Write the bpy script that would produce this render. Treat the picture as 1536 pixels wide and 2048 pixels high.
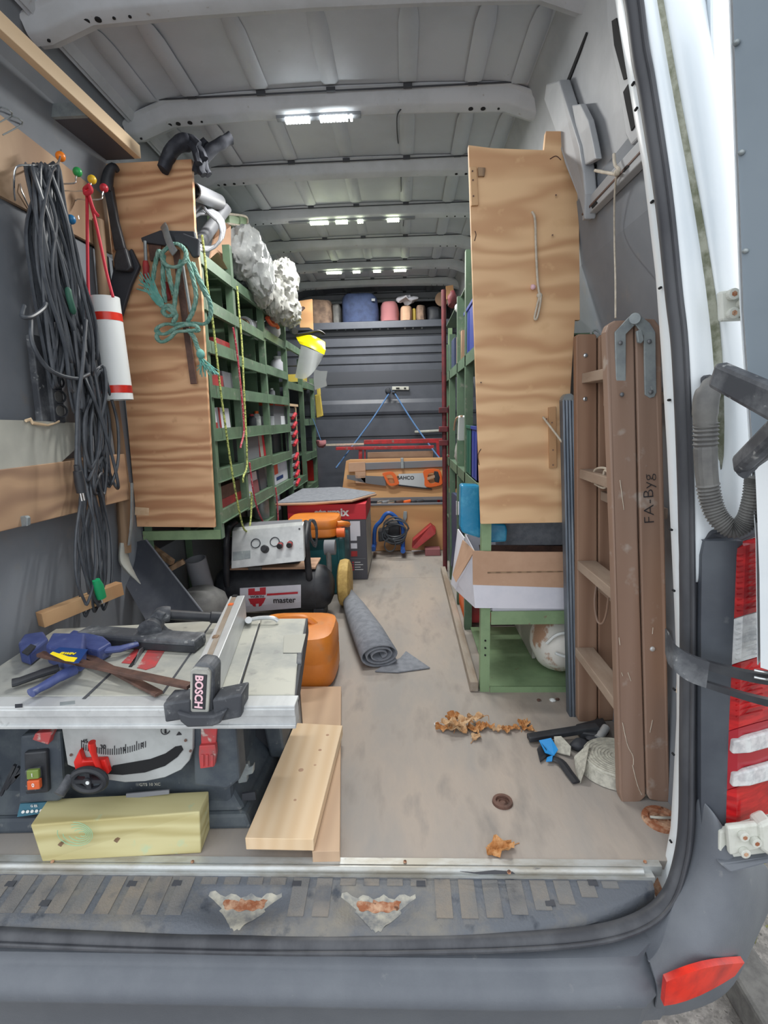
import bpy, bmesh, math, random
from mathutils import Vector, Matrix, Euler, noise
random.seed(7)
for o in list(bpy.data.objects): bpy.data.objects.remove(o)
SC = bpy.context.scene
COL = SC.collection
# ---------------- camera ----------------
F = 1045.0
TH = math.atan(191/F); PS = .0395; RO = .025
CAM = Vector((.2, -.93, .897))
ROT = Matrix.Rotation(PS, 3, 'Z') @ Matrix.Rotation(math.pi/2-TH, 3, 'X') @ Matrix.Rotation(-RO, 3, 'Z')
cd = bpy.data.cameras.new('camera'); cam = bpy.data.objects.new('camera', cd); COL.objects.link(cam)
cd.sensor_fit = 'VERTICAL'; cd.sensor_height = 24; cd.lens = F/2048*24; cd.clip_start = .02
cam.matrix_world = Matrix.Translation(CAM) @ ROT.to_4x4()
SC.camera = cam
# ---------------- world: even overcast sky ----------------
w = bpy.data.worlds.new('world'); SC.world = w; w.use_nodes = True
bg = w.node_tree.nodes['Background']; bg.inputs[0].default_value = (.93, .965, 1, 1); bg.inputs[1].default_value = 1.45
SC.view_settings.view_transform = 'Standard'; SC.view_settings.look = 'None'
SC.view_settings.gamma = 1; SC.view_settings.use_curve_mapping = False
SC.view_settings.exposure = .25
LED_W = 11.5

# ---------------- measuring helpers (photo point + known plane -> metres) ----------------
def _ray(x, y): return ROT @ Vector(((x-768)/F, -(y-1024)/F, -1))
def P(x, y, Y): d = _ray(x, y); return CAM + d*((Y-CAM.y)/d.y)
def PX(x, y, X): d = _ray(x, y); return CAM + d*((X-CAM.x)/d.x)
def PZ(x, y, Z): d = _ray(x, y); return CAM + d*((Z-CAM.z)/d.z)
V = Vector
def cr(pts, k=6, closed=False):
    pts = [V(p) for p in pts]; n = len(pts); out = []
    rng = range(n if closed else n-1)
    for i in rng:
        if closed: a, b, c, d = pts[i-1], pts[i], pts[(i+1) % n], pts[(i+2) % n]
        else: a, b, c, d = pts[max(i-1, 0)], pts[i], pts[i+1], pts[min(i+2, n-1)]
        for j in range(k):
            t = j/k
            out.append(.5*((2*b)+(c-a)*t+(2*a-5*b+4*c-d)*t*t+(3*b-a-3*c+d)*t**3))
    if not closed: out.append(pts[-1])
    return out

class B:
    def __init__(s): s.v = []; s.f = []
    def add(s, vs, fs):
        n = len(s.v); s.v += [V(v) for v in vs]; s.f += [tuple(i+n for i in f) for f in fs]; return s
    def box8(s, a, b):
        return s.add(list(a)+list(b), [(0,1,2,3),(7,6,5,4),(0,4,5,1),(1,5,6,2),(2,6,7,3),(3,7,4,0)])
    def box(s, x0, x1, y0, y1, z0, z1):
        return s.box8([(x0,y0,z0),(x1,y0,z0),(x1,y1,z0),(x0,y1,z0)], [(x0,y0,z1),(x1,y0,z1),(x1,y1,z1),(x0,y1,z1)])
    def obox(s, c, sz, rot=(0,0,0)):
        R = rot if isinstance(rot, Matrix) else Euler(rot).to_matrix(); c = V(c)
        h = [x/2 for x in sz]; q = lambda i, j, k: c+R@V((i*h[0], j*h[1], k*h[2]))
        return s.box8([q(-1,-1,-1),q(1,-1,-1),q(1,1,-1),q(-1,1,-1)], [q(-1,-1,1),q(1,-1,1),q(1,1,1),q(-1,1,1)])
    def beam(s, p, q, w, h, up=(0,0,1), w2=None, h2=None):
        p = V(p); q = V(q); d = (q-p).normalized(); sd = d.cross(V(up)).normalized(); u = sd.cross(d)
        def ring(c, w, h): return [c-sd*w/2-u*h/2, c+sd*w/2-u*h/2, c+sd*w/2+u*h/2, c-sd*w/2+u*h/2]
        return s.box8(ring(p, w, h), ring(q, w2 or w, h2 or h))
    def prism(s, pts, vec):
        pts = [V(p) for p in pts]; n = len(pts); vec = V(vec)
        return s.add(pts+[p+vec for p in pts], [tuple(range(n)), tuple(range(2*n-1, n-1, -1))]+[(i, (i+1) % n, n+(i+1) % n, n+i) for i in range(n)])
    def tube(s, pts, r, n=8, closed=False, sx=1, up0=None):
        pts = [V(p) for p in pts]; m = len(pts)
        rs = r if isinstance(r, (list, tuple)) else [r]*m
        t0 = (pts[1]-pts[0]).normalized(); u = V(up0) if up0 else (V((0,0,1)) if abs(t0.z) < .9 else V((1,0,0)))
        vs = []; fs = []
        for i, p in enumerate(pts):
            a = pts[i-1] if (i or closed) else p; b = pts[(i+1) % m] if (i < m-1 or closed) else p
            t = (b-a)
            t = t.normalized() if t.length > 1e-9 else t0
            u = u-t*u.dot(t)
            if u.length < 1e-6: u = t.orthogonal()
            u.normalize(); sd = t.cross(u)
            for j in range(n):
                an = 2*math.pi*j/n; vs.append(p+(u*math.cos(an)*sx+sd*math.sin(an))*rs[i])
        for i in range(m if closed else m-1):
            k = (i+1) % m
            for j in range(n): fs.append((i*n+j, i*n+(j+1) % n, k*n+(j+1) % n, k*n+j))
        if not closed: fs += [tuple(range(n-1, -1, -1)), tuple(range((m-1)*n, m*n))]
        return s.add(vs, fs)
    def rope(s, pts, r, k=6, n=8, closed=False, sx=1): return s.tube(cr(pts, k, closed), r, n, closed, sx)
    def cyl(s, p, q, r, n=20, r2=None): return s.tube([p, q], [r, r2 if r2 is not None else r], n)
    def pipe(s, p, q, r, t, n=28):
        p = V(p); q = V(q)
        d = (q-p).normalized(); u = d.orthogonal().normalized(); w = d.cross(u); vs = []; fs = []
        for c, rr in ((p, r), (q, r), (q, r-t), (p, r-t)):
            for j in range(n): a = 2*math.pi*j/n; vs.append(c+(u*math.cos(a)+w*math.sin(a))*rr)
        for i in range(4):
            k = (i+1) % 4
            for j in range(n): fs.append((i*n+j, i*n+(j+1) % n, k*n+(j+1) % n, k*n+j))
        return s.add(vs, fs)
    def lathe(s, prof, o, axis=(0,0,1), n=24):
        o = V(o); d = V(axis).normalized(); u = d.orthogonal().normalized(); w = d.cross(u); vs = []; fs = []; m = len(prof)
        for r, h in prof:
            for j in range(n): a = 2*math.pi*j/n; vs.append(o+d*h+(u*math.cos(a)+w*math.sin(a))*max(r, 1e-5))
        for i in range(m-1):
            for j in range(n): fs.append((i*n+j, i*n+(j+1) % n, (i+1)*n+(j+1) % n, (i+1)*n+j))
        return s.add(vs, fs)
    def ball(s, c, r, n=14, sc=(1,1,1)):
        c = V(c); vs = []; fs = []; m = n//2+1
        for i in range(m+1):
            a = math.pi*i/m
            for j in range(n):
                b = 2*math.pi*j/n; vs.append(c+V((r*sc[0]*math.sin(a)*math.cos(b), r*sc[1]*math.sin(a)*math.sin(b), r*sc[2]*math.cos(a))))
        for i in range(m):
            for j in range(n): fs.append((i*n+j, i*n+(j+1) % n, (i+1)*n+(j+1) % n, (i+1)*n+j))
        return s.add(vs, fs)
    def grid(s, rows, thick=None):
        m = len(rows); n = len(rows[0]); vs = [V(p) for r in rows for p in r]
        fs = [(i*n+j, i*n+j+1, (i+1)*n+j+1, (i+1)*n+j) for i in range(m-1) for j in range(n-1)]
        if thick:
            t = V(thick); k = m*n; vs += [v+t for v in vs]
            fs += [tuple(k+i for i in reversed(f)) for f in fs]
            bd = [j for j in range(n)]+[i*n+n-1 for i in range(1, m)]+[(m-1)*n+j for j in range(n-2, -1, -1)]+[i*n for i in range(m-2, 0, -1)]
            fs += [(bd[i], k+bd[i], k+bd[(i+1) % len(bd)], bd[(i+1) % len(bd)]) for i in range(len(bd))]
        return s.add(vs, fs)
    def pxp(s, pts, Y, t):   # outline measured on plane y=Y, extruded t metres away
        return s.prism([P(x, y, Y) for x, y in pts], (0, t, 0))
    def jig(s, a, sc=9.):
        for i, v in enumerate(s.v): s.v[i] = v+noise.noise_vector(v*sc)*a
        return s

def weldbm(me, merge):
    bm = bmesh.new(); bm.from_mesh(me)
    if merge: bmesh.ops.remove_doubles(bm, verts=bm.verts, dist=1e-5)
    bmesh.ops.recalc_face_normals(bm, faces=bm.faces); bm.to_mesh(me); bm.free()
def obj(name, b, mat, parent=None, bevel=0, smooth=False, sub=0, solid=0, seg=2, label=None, base=None):
    vs = b.v
    if parent is not None:
        org = V((0,0,0)); q = parent
        while q is not None: org = org+q.location; q = q.parent
        loc = V((0,0,0))
    else:
        xs = [v.x for v in vs]; ys = [v.y for v in vs]; zs = [v.z for v in vs]
        org = V(base) if base else V(((min(xs)+max(xs))/2, (min(ys)+max(ys))/2, min(zs))); loc = org
    me = bpy.data.meshes.new(name); me.from_pydata([tuple(v-org) for v in vs], [], b.f); weldbm(me, True)
    me.materials.append(mat)
    o = bpy.data.objects.new(name, me); COL.objects.link(o); o.location = loc
    if parent is not None: o.parent = parent
    if solid: m = o.modifiers.new('s', 'SOLIDIFY'); m.thickness = solid; m.offset = 0
    if bevel: m = o.modifiers.new('b', 'BEVEL'); m.width = bevel; m.segments = seg; m.limit_method = 'ANGLE'; m.angle_limit = .6
    if sub: m = o.modifiers.new('u', 'SUBSURF'); m.levels = sub; m.render_levels = sub
    if smooth or sub:
        for p in me.polygons: p.use_smooth = True
        if not sub:
            m = o.modifiers.new('w', 'WEIGHTED_NORMAL') if bevel else None
            if not bevel:
                try: me.set_sharp_from_angle(angle=.7)
                except Exception: pass
    if label: o['label'] = label
    return o
def thing(name, label, cat, loc, group=None):
    o = bpy.data.objects.new(name, None); COL.objects.link(o); o.location = V(loc); o.empty_display_size = .05
    o['label'] = label; o['category'] = cat
    if group: o['group'] = group
    bpy.context.view_layer.update() if False else None
    return o
def tag(o, label, cat, group=None, kind=None):
    o['label'] = label; o['category'] = cat
    if group: o['group'] = group
    if kind: o['kind'] = kind
    return o
def struct(o, label=None):
    o['kind'] = 'structure'
    if label: o['label'] = label
    return o
FONTC = {}
def text(s, size, loc, right, up, mat, parent, name='lettering', ext=.0006, bold=0, sx=1.0):
    c = bpy.data.curves.new('t', 'FONT'); c.body = s; c.size = size; c.extrude = ext; c.offset = bold; c.align_x = 'CENTER'; c.align_y = 'CENTER'; c.resolution_u = 3
    t = bpy.data.objects.new('t', c); COL.objects.link(t)
    me = bpy.data.meshes.new_from_object(t.evaluated_get(bpy.context.evaluated_depsgraph_get()))
    bpy.data.objects.remove(t); me.name = name
    r = V(right).normalized(); u = V(up); u = (u-r*u.dot(r)).normalized(); n = r.cross(u)
    M3 = Matrix((r, u, n)).transposed()
    org = V((0,0,0)); q = parent
    while q is not None: org = org+q.location; q = q.parent
    for v in me.vertices: v.co = M3@V((v.co.x*sx, v.co.y, v.co.z))+V(loc)-org
    me.materials.clear(); me.materials.append(mat)
    o = bpy.data.objects.new(name, me); COL.objects.link(o); o.parent = parent
    return o

# ---------------- materials ----------------
def c4(c): return (c[0], c[1], c[2], 1)
def sr(r, g, b):   # 0-255 sRGB -> linear
    f = lambda x: (x/255/12.92 if x/255 <= .04045 else ((x/255+.055)/1.055)**2.4)
    return (f(r), f(g), f(b))
def mat(name, col, rough=.6, metal=0, col2=None, scale=8, bump=0, lo=.42, hi=.62, stretch=(1,1,1), col3=None, s3=25, lo3=.6, hi3=.72, spec=.5, alpha=None, bscale=None):
    m = bpy.data.materials.new(name); m.use_nodes = True; nt = m.node_tree; N = nt.nodes; L = nt.links
    p = N['Principled BSDF']; p.inputs['Roughness'].default_value = rough; p.inputs['Metallic'].default_value = metal
    p.inputs['Base Color'].default_value = c4(col); p.inputs['Specular IOR Level'].default_value = spec
    if col2 or bump or col3:
        tc = N.new('ShaderNodeTexCoord'); mp = N.new('ShaderNodeMapping'); L.new(tc.outputs['Object'], mp.inputs[0]); mp.inputs['Scale'].default_value = stretch
        nz = N.new('ShaderNodeTexNoise'); nz.inputs['Scale'].default_value = scale; nz.inputs['Detail'].default_value = 6; nz.inputs['Roughness'].default_value = .62; L.new(mp.outputs[0], nz.inputs[0])
    out = None
    if col2:
        rp = N.new('ShaderNodeValToRGB'); rp.color_ramp.elements[0].position = lo; rp.color_ramp.elements[1].position = hi
        rp.color_ramp.elements[0].color = c4(col); rp.color_ramp.elements[1].color = c4(col2); L.new(nz.outputs[0], rp.inputs[0]); out = rp.outputs[0]
    if col3:
        n3 = N.new('ShaderNodeTexNoise'); n3.inputs['Scale'].default_value = s3; n3.inputs['Detail'].default_value = 5; L.new(mp.outputs[0], n3.inputs[0])
        r3 = N.new('ShaderNodeValToRGB'); r3.color_ramp.elements[0].position = lo3; r3.color_ramp.elements[1].position = hi3; L.new(n3.outputs[0], r3.inputs[0])
        mx = N.new('ShaderNodeMix'); mx.data_type = 'RGBA'; L.new(r3.outputs[0], mx.inputs[0])
        if out: L.new(out, mx.inputs[6])
        else: mx.inputs[6].default_value = c4(col)
        mx.inputs[7].default_value = c4(col3); out = mx.outputs[2]
    if out: L.new(out, p.inputs['Base Color'])
    if bump:
        bp = N.new('ShaderNodeBump'); bp.inputs['Strength'].default_value = bump; bp.inputs['Distance'].default_value = .004
        nb = N.new('ShaderNodeTexNoise'); nb.inputs['Scale'].default_value = bscale or scale*4; nb.inputs['Detail'].default_value = 4; L.new(mp.outputs[0], nb.inputs[0])
        L.new(nb.outputs[0], bp.inputs['Height']); L.new(bp.outputs[0], p.inputs['Normal'])
    if alpha is not None:
        p.inputs['Transmission Weight'].default_value = alpha; p.inputs['IOR'].default_value = 1.15
    return m
def wood(name, ca, cb, axis='Z', scale=6, dist=6, rough=.65, stretch=(1,1,1), cc=None, detail=2, lo=.25, hi=.85, dirt=None):
    m = bpy.data.materials.new(name); m.use_nodes = True; nt = m.node_tree; N = nt.nodes; L = nt.links
    p = N['Principled BSDF']; p.inputs['Roughness'].default_value = rough
    tc = N.new('ShaderNodeTexCoord'); mp = N.new('ShaderNodeMapping'); mp.inputs['Scale'].default_value = stretch; L.new(tc.outputs['Object'], mp.inputs[0])
    wv = N.new('ShaderNodeTexWave'); wv.bands_direction = axis; wv.inputs['Scale'].default_value = scale; wv.inputs['Distortion'].default_value = dist
    wv.inputs['Detail'].default_value = detail; wv.inputs['Detail Scale'].default_value = 1.2; L.new(mp.outputs[0], wv.inputs[0])
    rp = N.new('ShaderNodeValToRGB'); rp.color_ramp.elements[0].position = lo; rp.color_ramp.elements[1].position = hi
    rp.color_ramp.elements[0].color = c4(ca); rp.color_ramp.elements[1].color = c4(cb); L.new(wv.outputs[0], rp.inputs[0])
    nz = N.new('ShaderNodeTexNoise'); nz.inputs['Scale'].default_value = 5; nz.inputs['Detail'].default_value = 6; L.new(mp.outputs[0], nz.inputs[0])
    r2 = N.new('ShaderNodeValToRGB'); r2.color_ramp.elements[0].position = .4; r2.color_ramp.elements[1].position = .7
    r2.color_ramp.elements[0].color = (0,0,0,1); r2.color_ramp.elements[1].color = (.55,.55,.55,1); L.new(nz.outputs[0], r2.inputs[0])
    mx = N.new('ShaderNodeMix'); mx.data_type = 'RGBA'; L.new(r2.outputs[0], mx.inputs[0]); L.new(rp.outputs[0], mx.inputs[6]); mx.inputs[7].default_value = c4(cc or cb)
    out = mx.outputs[2]
    if dirt:
        n3 = N.new('ShaderNodeTexNoise'); n3.inputs['Scale'].default_value = 22; n3.inputs['Detail'].default_value = 5; L.new(tc.outputs['Object'], n3.inputs[0])
        r3 = N.new('ShaderNodeValToRGB'); r3.color_ramp.elements[0].position = .62; r3.color_ramp.elements[1].position = .75; L.new(n3.outputs[0], r3.inputs[0])
        m2 = N.new('ShaderNodeMix'); m2.data_type = 'RGBA'; L.new(r3.outputs[0], m2.inputs[0]); L.new(out, m2.inputs[6]); m2.inputs[7].default_value = c4(dirt); out = m2.outputs[2]
    L.new(out, p.inputs['Base Color'])
    bp = N.new('ShaderNodeBump'); bp.inputs['Strength'].default_value = .15; bp.inputs['Distance'].default_value = .003; L.new(wv.outputs[0], bp.inputs['Height']); L.new(bp.outputs[0], p.inputs['Normal'])
    return m
def emit(name, col, st):
    m = bpy.data.materials.new(name); m.use_nodes = True; p = m.node_tree.nodes['Principled BSDF']
    p.inputs['Base Color'].default_value = c4(col); p.inputs['Emission Color'].default_value = c4(col); p.inputs['Emission Strength'].default_value = st
    return m

M = dict(
 floor=mat('floor_ply', sr(154,149,144), .8, col2=sr(172,160,149), scale=5, stretch=(1,.35,1), lo=.4, hi=.64, bump=.3, bscale=60, col3=sr(132,128,124), s3=20, lo3=.52, hi3=.8),
 roof=mat('roof_paint', sr(190,195,204), .5, col2=sr(180,185,193), scale=3, col3=sr(148,150,156), s3=40, lo3=.72, hi3=.85),
 bow=mat('bow_paint', sr(192,196,202), .5, col2=sr(182,186,191), scale=9, col3=sr(140,130,122), s3=45, lo3=.7, hi3=.8),
 holeblk=mat('hole_black', (.01,.011,.013), .9),
 seam=mat('seam_dark', sr(70,72,78), .8),
 lining=mat('wall_lining', sr(132,137,144), .7, col2=sr(116,122,130), scale=3, lo=.38, hi=.7, col3=sr(140,137,134), s3=14, lo3=.6, hi3=.85),
 bulk=mat('bulkhead_paint', sr(80,84,94), .45, col2=sr(72,76,86), scale=5),
 tape=mat('tape_stripe', sr(66,69,77), .6),
 white=mat('van_white', sr(232,238,242), .25, col2=sr(222,230,236), scale=3, spec=.5),
 whitedirt=mat('van_white_dirty', sr(204,206,198), .5, col2=sr(172,172,160), scale=22, lo=.5, hi=.75, col3=sr(128,118,100), s3=60, lo3=.68, hi3=.75),
 moss=mat('mossy_groove', sr(160,162,148), .9, col2=sr(108,112,92), scale=30, bump=.5),
 seal=mat('rubber_seal', sr(58,60,66), .5, col2=sr(76,78,83), scale=14, stretch=(1,1,.3)),
 bumper=mat('bumper_plastic', sr(94,99,107), .5, col2=sr(104,109,116), scale=5, bump=.12, bscale=350, col3=sr(134,136,136), s3=32, lo3=.68, hi3=.82),
 step=mat('step_plastic', sr(92,97,105), .55, col2=sr(124,120,112), scale=10, lo=.45, hi=.7, bump=.3, bscale=200, col3=sr(58,64,74), s3=24, lo3=.6, hi3=.72),
 stepdirt=mat('step_pad', sr(112,112,112), .7, col2=sr(132,124,114), scale=9, bump=.3, bscale=300, col3=sr(90,93,98), s3=18, lo3=.52, hi3=.7),
 stepwhite=mat('sun_bleached_plastic', sr(112,115,118), .7, col2=sr(182,178,164), scale=26, lo=.36, hi=.6),
 rust=mat('rust', sr(150,92,62), .85, col2=sr(196,160,132), scale=40, bump=.6, col3=sr(80,50,36), s3=70),
 alu=mat('aluminium', sr(208,211,212), .4, .35, col2=sr(188,191,193), scale=12, stretch=(1,.2,1), col3=sr(158,160,160), s3=40, lo3=.68, hi3=.8),
 alud=mat('dusty_aluminium', sr(190,190,180), .55, .3, col2=sr(164,166,162), scale=7, col3=sr(128,128,128), s3=20, lo3=.6, hi3=.8),
 sill=mat('sill_rail', sr(196,200,200), .45, .4, col2=sr(164,160,150), scale=15, stretch=(.4,1,1), col3=sr(110,112,112), s3=40, lo3=.7, hi3=.76),
 steel=mat('galvanised', sr(158,166,168), .45, .35, col2=sr(138,146,150), scale=20, col3=sr(196,200,198), s3=45, lo3=.68, hi3=.72),
 chrome=mat('bright_steel', sr(205,208,210), .2, .9),
 green=mat('rack_green', sr(96,122,98), .5, col2=sr(86,108,88), scale=10, col3=sr(136,138,128), s3=34, lo3=.62, hi3=.76),
 greenl=mat('rack_green_light', sr(134,160,122), .55, col2=sr(122,148,112), scale=12, col3=sr(128,110,92), s3=28, lo3=.68, hi3=.74),
 redp=mat('red_paint', sr(186,44,50), .5, col2=sr(150,46,48), scale=20, col3=sr(130,118,110), s3=30, lo3=.6, hi3=.7),
 maroon=mat('maroon_paint', sr(110,42,48), .6, col2=sr(84,38,44), scale=20),
 plyL=wood('ply_left', sr(228,184,142), sr(182,130,94), 'Z', 5.2, 20, stretch=(.18,1,1.1), cc=sr(214,166,126), detail=3, lo=.0, hi=1, dirt=sr(204,156,118)),
 plyR=wood('ply_right', sr(230,192,148), sr(196,150,110), 'Z', 3.6, 24, stretch=(.28,1,1), cc=sr(214,172,130), detail=3, lo=.05, hi=1, dirt=sr(220,180,136)),
 plyW=wood('ply_wall', sr(188,158,128), sr(160,130,104), 'Y', 1.6, 8, stretch=(1,1,.3), cc=sr(148,122,98), detail=3),
 plyB=wood('ply_box', sr(212,166,116), sr(194,146,100), 'Z', 2, 6, stretch=(.4,1,1), cc=sr(186,140,98)),
 ledge=wood('ledge_wood', sr(184,152,122), sr(150,120,98), 'Z', 5, 8, stretch=(1,.5,1.2), cc=sr(168,136,108), lo=.1, hi=1),
 pine=wood('pine', sr(230,204,170), sr(222,192,154), 'X', 9, 3.5, stretch=(1,.1,1), cc=sr(226,198,160), detail=2, lo=0, hi=1),
 pineE=mat('pine_end', sr(236,206,170), .7, col2=sr(222,186,146), scale=20),
 batten=wood('batten', sr(206,168,126), sr(184,142,102), 'X', 6, 3, stretch=(.3,1,1)),
 treated=wood('treated_wood', sr(204,196,148), sr(178,166,114), 'Z', 7, 12, stretch=(.16,1,1.6), cc=sr(192,184,136), dirt=sr(172,198,166), detail=3, lo=0, hi=1),
 plank2=wood('plank_rough', sr(204,174,144), sr(190,160,132), 'X', 6, 5, stretch=(1,.15,1), cc=sr(180,154,130), lo=0, hi=1),
 ladder=wood('ladder_wood', sr(148,124,110), sr(136,112,98), 'X', 7, 4, stretch=(1,1,.06), cc=sr(156,124,102), dirt=sr(172,160,150), rough=.55, lo=0, hi=1),
 ladder2=wood('ladder_wood_old', sr(150,124,106), sr(128,102,86), 'X', 7, 4, stretch=(1,1,.08), cc=sr(166,122,92), rough=.6, lo=0, hi=1),
 rung=mat('rung_wood', sr(168,150,134), .65, col2=sr(152,132,116), scale=20, stretch=(1,.2,1)),
 brown=mat('brown_steel', sr(108,80,70), .55, .3, col2=sr(84,64,58), scale=25),
 handle=wood('ash_handle', sr(158,130,102), sr(122,98,76), 'X', 10, 3, stretch=(1,1,.1)),
 black=mat('black_plastic', sr(38,40,46), .5, col2=sr(54,57,62), scale=14),
 blackdust=mat('dusty_black', sr(62,65,71), .6, col2=sr(112,115,119), scale=16, lo=.46, hi=.7, col3=sr(150,152,152), s3=60, lo3=.64, hi3=.72),
 cable=mat('cable_rubber', sr(74,79,86), .42, col2=sr(58,62,69), scale=20),
 dark=mat('dark_grey', sr(52,55,62), .6),
 grey=mat('mid_grey', sr(128,132,138), .6),
 greypipe=mat('grey_pipe', sr(136,138,144), .5),
 conduit=mat('conduit_grey', sr(112,112,110), .6, col2=sr(92,92,92), scale=14),
 carpet=mat('grey_carpet', sr(136,140,148), .95, col2=sr(120,124,132), scale=40, bump=.3, bscale=400),
 cardb=mat('cardboard', sr(196,160,134), .8, col2=sr(184,148,122), scale=6),
 cwhite=mat('white_carton', sr(222,222,232), .6, col2=sr(208,210,222), scale=5),
 whitep=mat('white_plastic', sr(226,230,230), .35),
 panelw=mat('painted_board', sr(178,178,168), .5, col2=sr(166,166,158), scale=4),
 red=mat('red_plastic', sr(214,40,34), .4), redd=mat('dull_red', sr(172,52,54), .6, col2=sr(140,50,52), scale=12),
 redsaw=mat('saw_red', sr(188,70,72), .5, col2=sr(150,84,84), scale=25, col3=sr(196,190,182), s3=50),
 reflred=mat('reflective_red', sr(226,52,34), .3, col2=sr(160,36,34), scale=10),
 bred=mat('bright_red', sr(200,46,60), .6),
 orange=mat('orange_plastic', sr(226,136,48), .42, col2=sr(206,120,44), scale=5, col3=sr(190,130,80), s3=14, lo3=.6, hi3=.8),
 orangeh=mat('orange_handle', sr(232,106,42), .45),
 yellow=mat('yellow_plastic', sr(236,222,20), .35), yellowd=mat('yellow_tool', sr(206,182,84), .5),
 wheel=mat('wheel_foam', sr(196,166,98), .7, col2=sr(170,140,78), scale=30),
 teal=mat('teal_case', sr(32,92,98), .5, col2=sr(28,78,84), scale=8),
 tealrope=mat('teal_rope', sr(96,144,132), .75, col2=sr(136,170,158), scale=60, bump=.8, bscale=160),
 tealfray=mat('frayed_rope', sr(96,164,154), .8, col2=sr(126,180,170), scale=50),
 redrope=mat('red_cord', sr(206,48,66), .65), yg=mat('yellow_green_cord', sr(196,206,120), .7, col2=sr(96,104,60), scale=160, lo=.5, hi=.56),
 rc=mat('red_white_cord', sr(176,52,72), .7, col2=sr(206,150,150), scale=160, lo=.52, hi=.58),
 bluec=mat('blue_cord', sr(72,108,152), .7), wcord=mat('white_cord', sr(206,196,180), .75, col2=sr(182,172,156), scale=60),
 blue=mat('blue_bin', sr(48,66,150), .45), bluedk=mat('navy_fabric', sr(56,70,104), .8, col2=sr(46,58,88), scale=20), bluefilm=mat('blue_film', sr(34,136,180), .3, col2=sr(86,172,206), scale=16, lo=.5, hi=.7, bump=.6, bscale=24),
 bluetool=mat('blue_tool', sr(56,68,120), .45, col2=sr(70,82,132), scale=20, col3=sr(112,120,146), s3=40, lo3=.64, hi3=.76), bluetube=mat('blue_tube', sr(40,90,170), .35), bluetape=mat('blue_tape', sr(34,142,214), .5),
 gbin=mat('green_bin', sr(36,96,78), .5), navy=mat('navy_panel', sr(54,66,98), .5),
 sawblue=mat('saw_body', sr(60,68,78), .6, col2=sr(80,88,94), scale=12, col3=sr(118,122,122), s3=40, lo3=.66, hi3=.76),
 sawgrey=mat('saw_panel', sr(176,180,180), .5, col2=sr(160,163,163), scale=10),
 strap=mat('webbing', sr(196,194,182), .85, col2=sr(166,164,154), scale=60, bump=.6, bscale=200),
 leaf=mat('dry_leaf', sr(176,118,64), .7, col2=sr(206,160,110), scale=40, bump=.6), leaf2=mat('dry_leaf_pale', sr(202,170,132), .7, col2=sr(176,130,84), scale=40, bump=.6),
 film=mat('clear_film', (.62,.64,.64), .22, col2=(.45,.47,.48), scale=14, alpha=.45, bump=.6, spec=.7), film2=mat('milky_film', (.52,.52,.49), .4, col2=(.42,.43,.41), scale=12, alpha=.3, bump=.6),
 visor=mat('visor_clear', (.75,.78,.78), .2, alpha=.7), glass=mat('lamp_clear', (.86,.88,.88), .12, alpha=.3, col2=(.62,.64,.66), scale=60),
 lens=mat('lens_red', sr(150,16,24), .12, col2=sr(196,30,34), scale=14, stretch=(1,1,5), spec=.6), lens2=mat('lens_dark_red', sr(160,36,48), .15),
 cement=mat('cement_bag', sr(222,220,214), .6, col2=sr(176,140,116), scale=9, lo=.5, hi=.56, bump=.5), leadg=mat('lead_sheet', sr(120,122,128), .6),
 gravel=mat('gravel', sr(122,118,114), .9, col2=sr(164,158,152), scale=40, bump=1, col3=sr(84,82,78), s3=80), grass=mat('grass', sr(150,156,96), .9, col2=sr(190,188,132), scale=30), kerb=mat('kerb', sr(112,110,106), .9, col2=sr(90,88,86), scale=20, bump=.6),
 hedge=mat('hedge', sr(104,124,96), .9, col2=sr(150,164,140), scale=10), pink=mat('pink_bag', sr(150,96,100), .8), beige=mat('beige_fabric', sr(150,126,108), .85, col2=sr(108,90,80), scale=14),
 skin1=mat('print_orange', sr(228,96,62), .6), ink=mat('black_ink', (.02,.02,.025), .6), wink=mat('white_ink', sr(236,236,236), .6), yl=mat('yellow_print', sr(240,216,30), .5), pinkink=mat('pale_print', sr(236,196,206), .5), wblue=mat('label_blue', sr(24,60,120), .4),
 boxgrey=mat('box_dark_grey', sr(82,82,90), .6), glove=mat('glove_black', sr(40,43,52), .85, col2=sr(54,57,66), scale=30), ped=mat('peg_orange', sr(240,130,30), .35), pgr=mat('peg_green', sr(46,160,84), .35), pyl=mat('peg_yellow', sr(226,186,48), .35), prd=mat('peg_red', sr(190,50,64), .35), pbl=mat('peg_blue', sr(30,110,160), .35), plug=mat('plug_green', sr(24,150,96), .4),
 door=mat('door_inner', sr(122,134,144), .55, col2=sr(112,124,134), scale=2), steelblade=mat('saw_blade', sr(190,194,196), .3, .7), rustblade=mat('dull_blade', sr(120,122,126), .5, .5), corr=mat('slate_blade', sr(84,88,98), .45, .3, col2=sr(102,106,114), scale=6, col3=sr(150,146,138), s3=40, lo3=.72, hi3=.78),
 quarter=mat('quarter_metal', sr(170,173,177), .55, col2=sr(158,161,165), scale=5), dustywood=mat('dusty_wood', sr(160,150,138), .9, col2=sr(140,124,108), scale=20, stretch=(1,.2,1)),
 housing=mat('housing_plastic', sr(66,71,80), .5, col2=sr(78,84,92), scale=6, col3=sr(108,112,116), s3=30, lo3=.68, hi3=.8),
)
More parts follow.
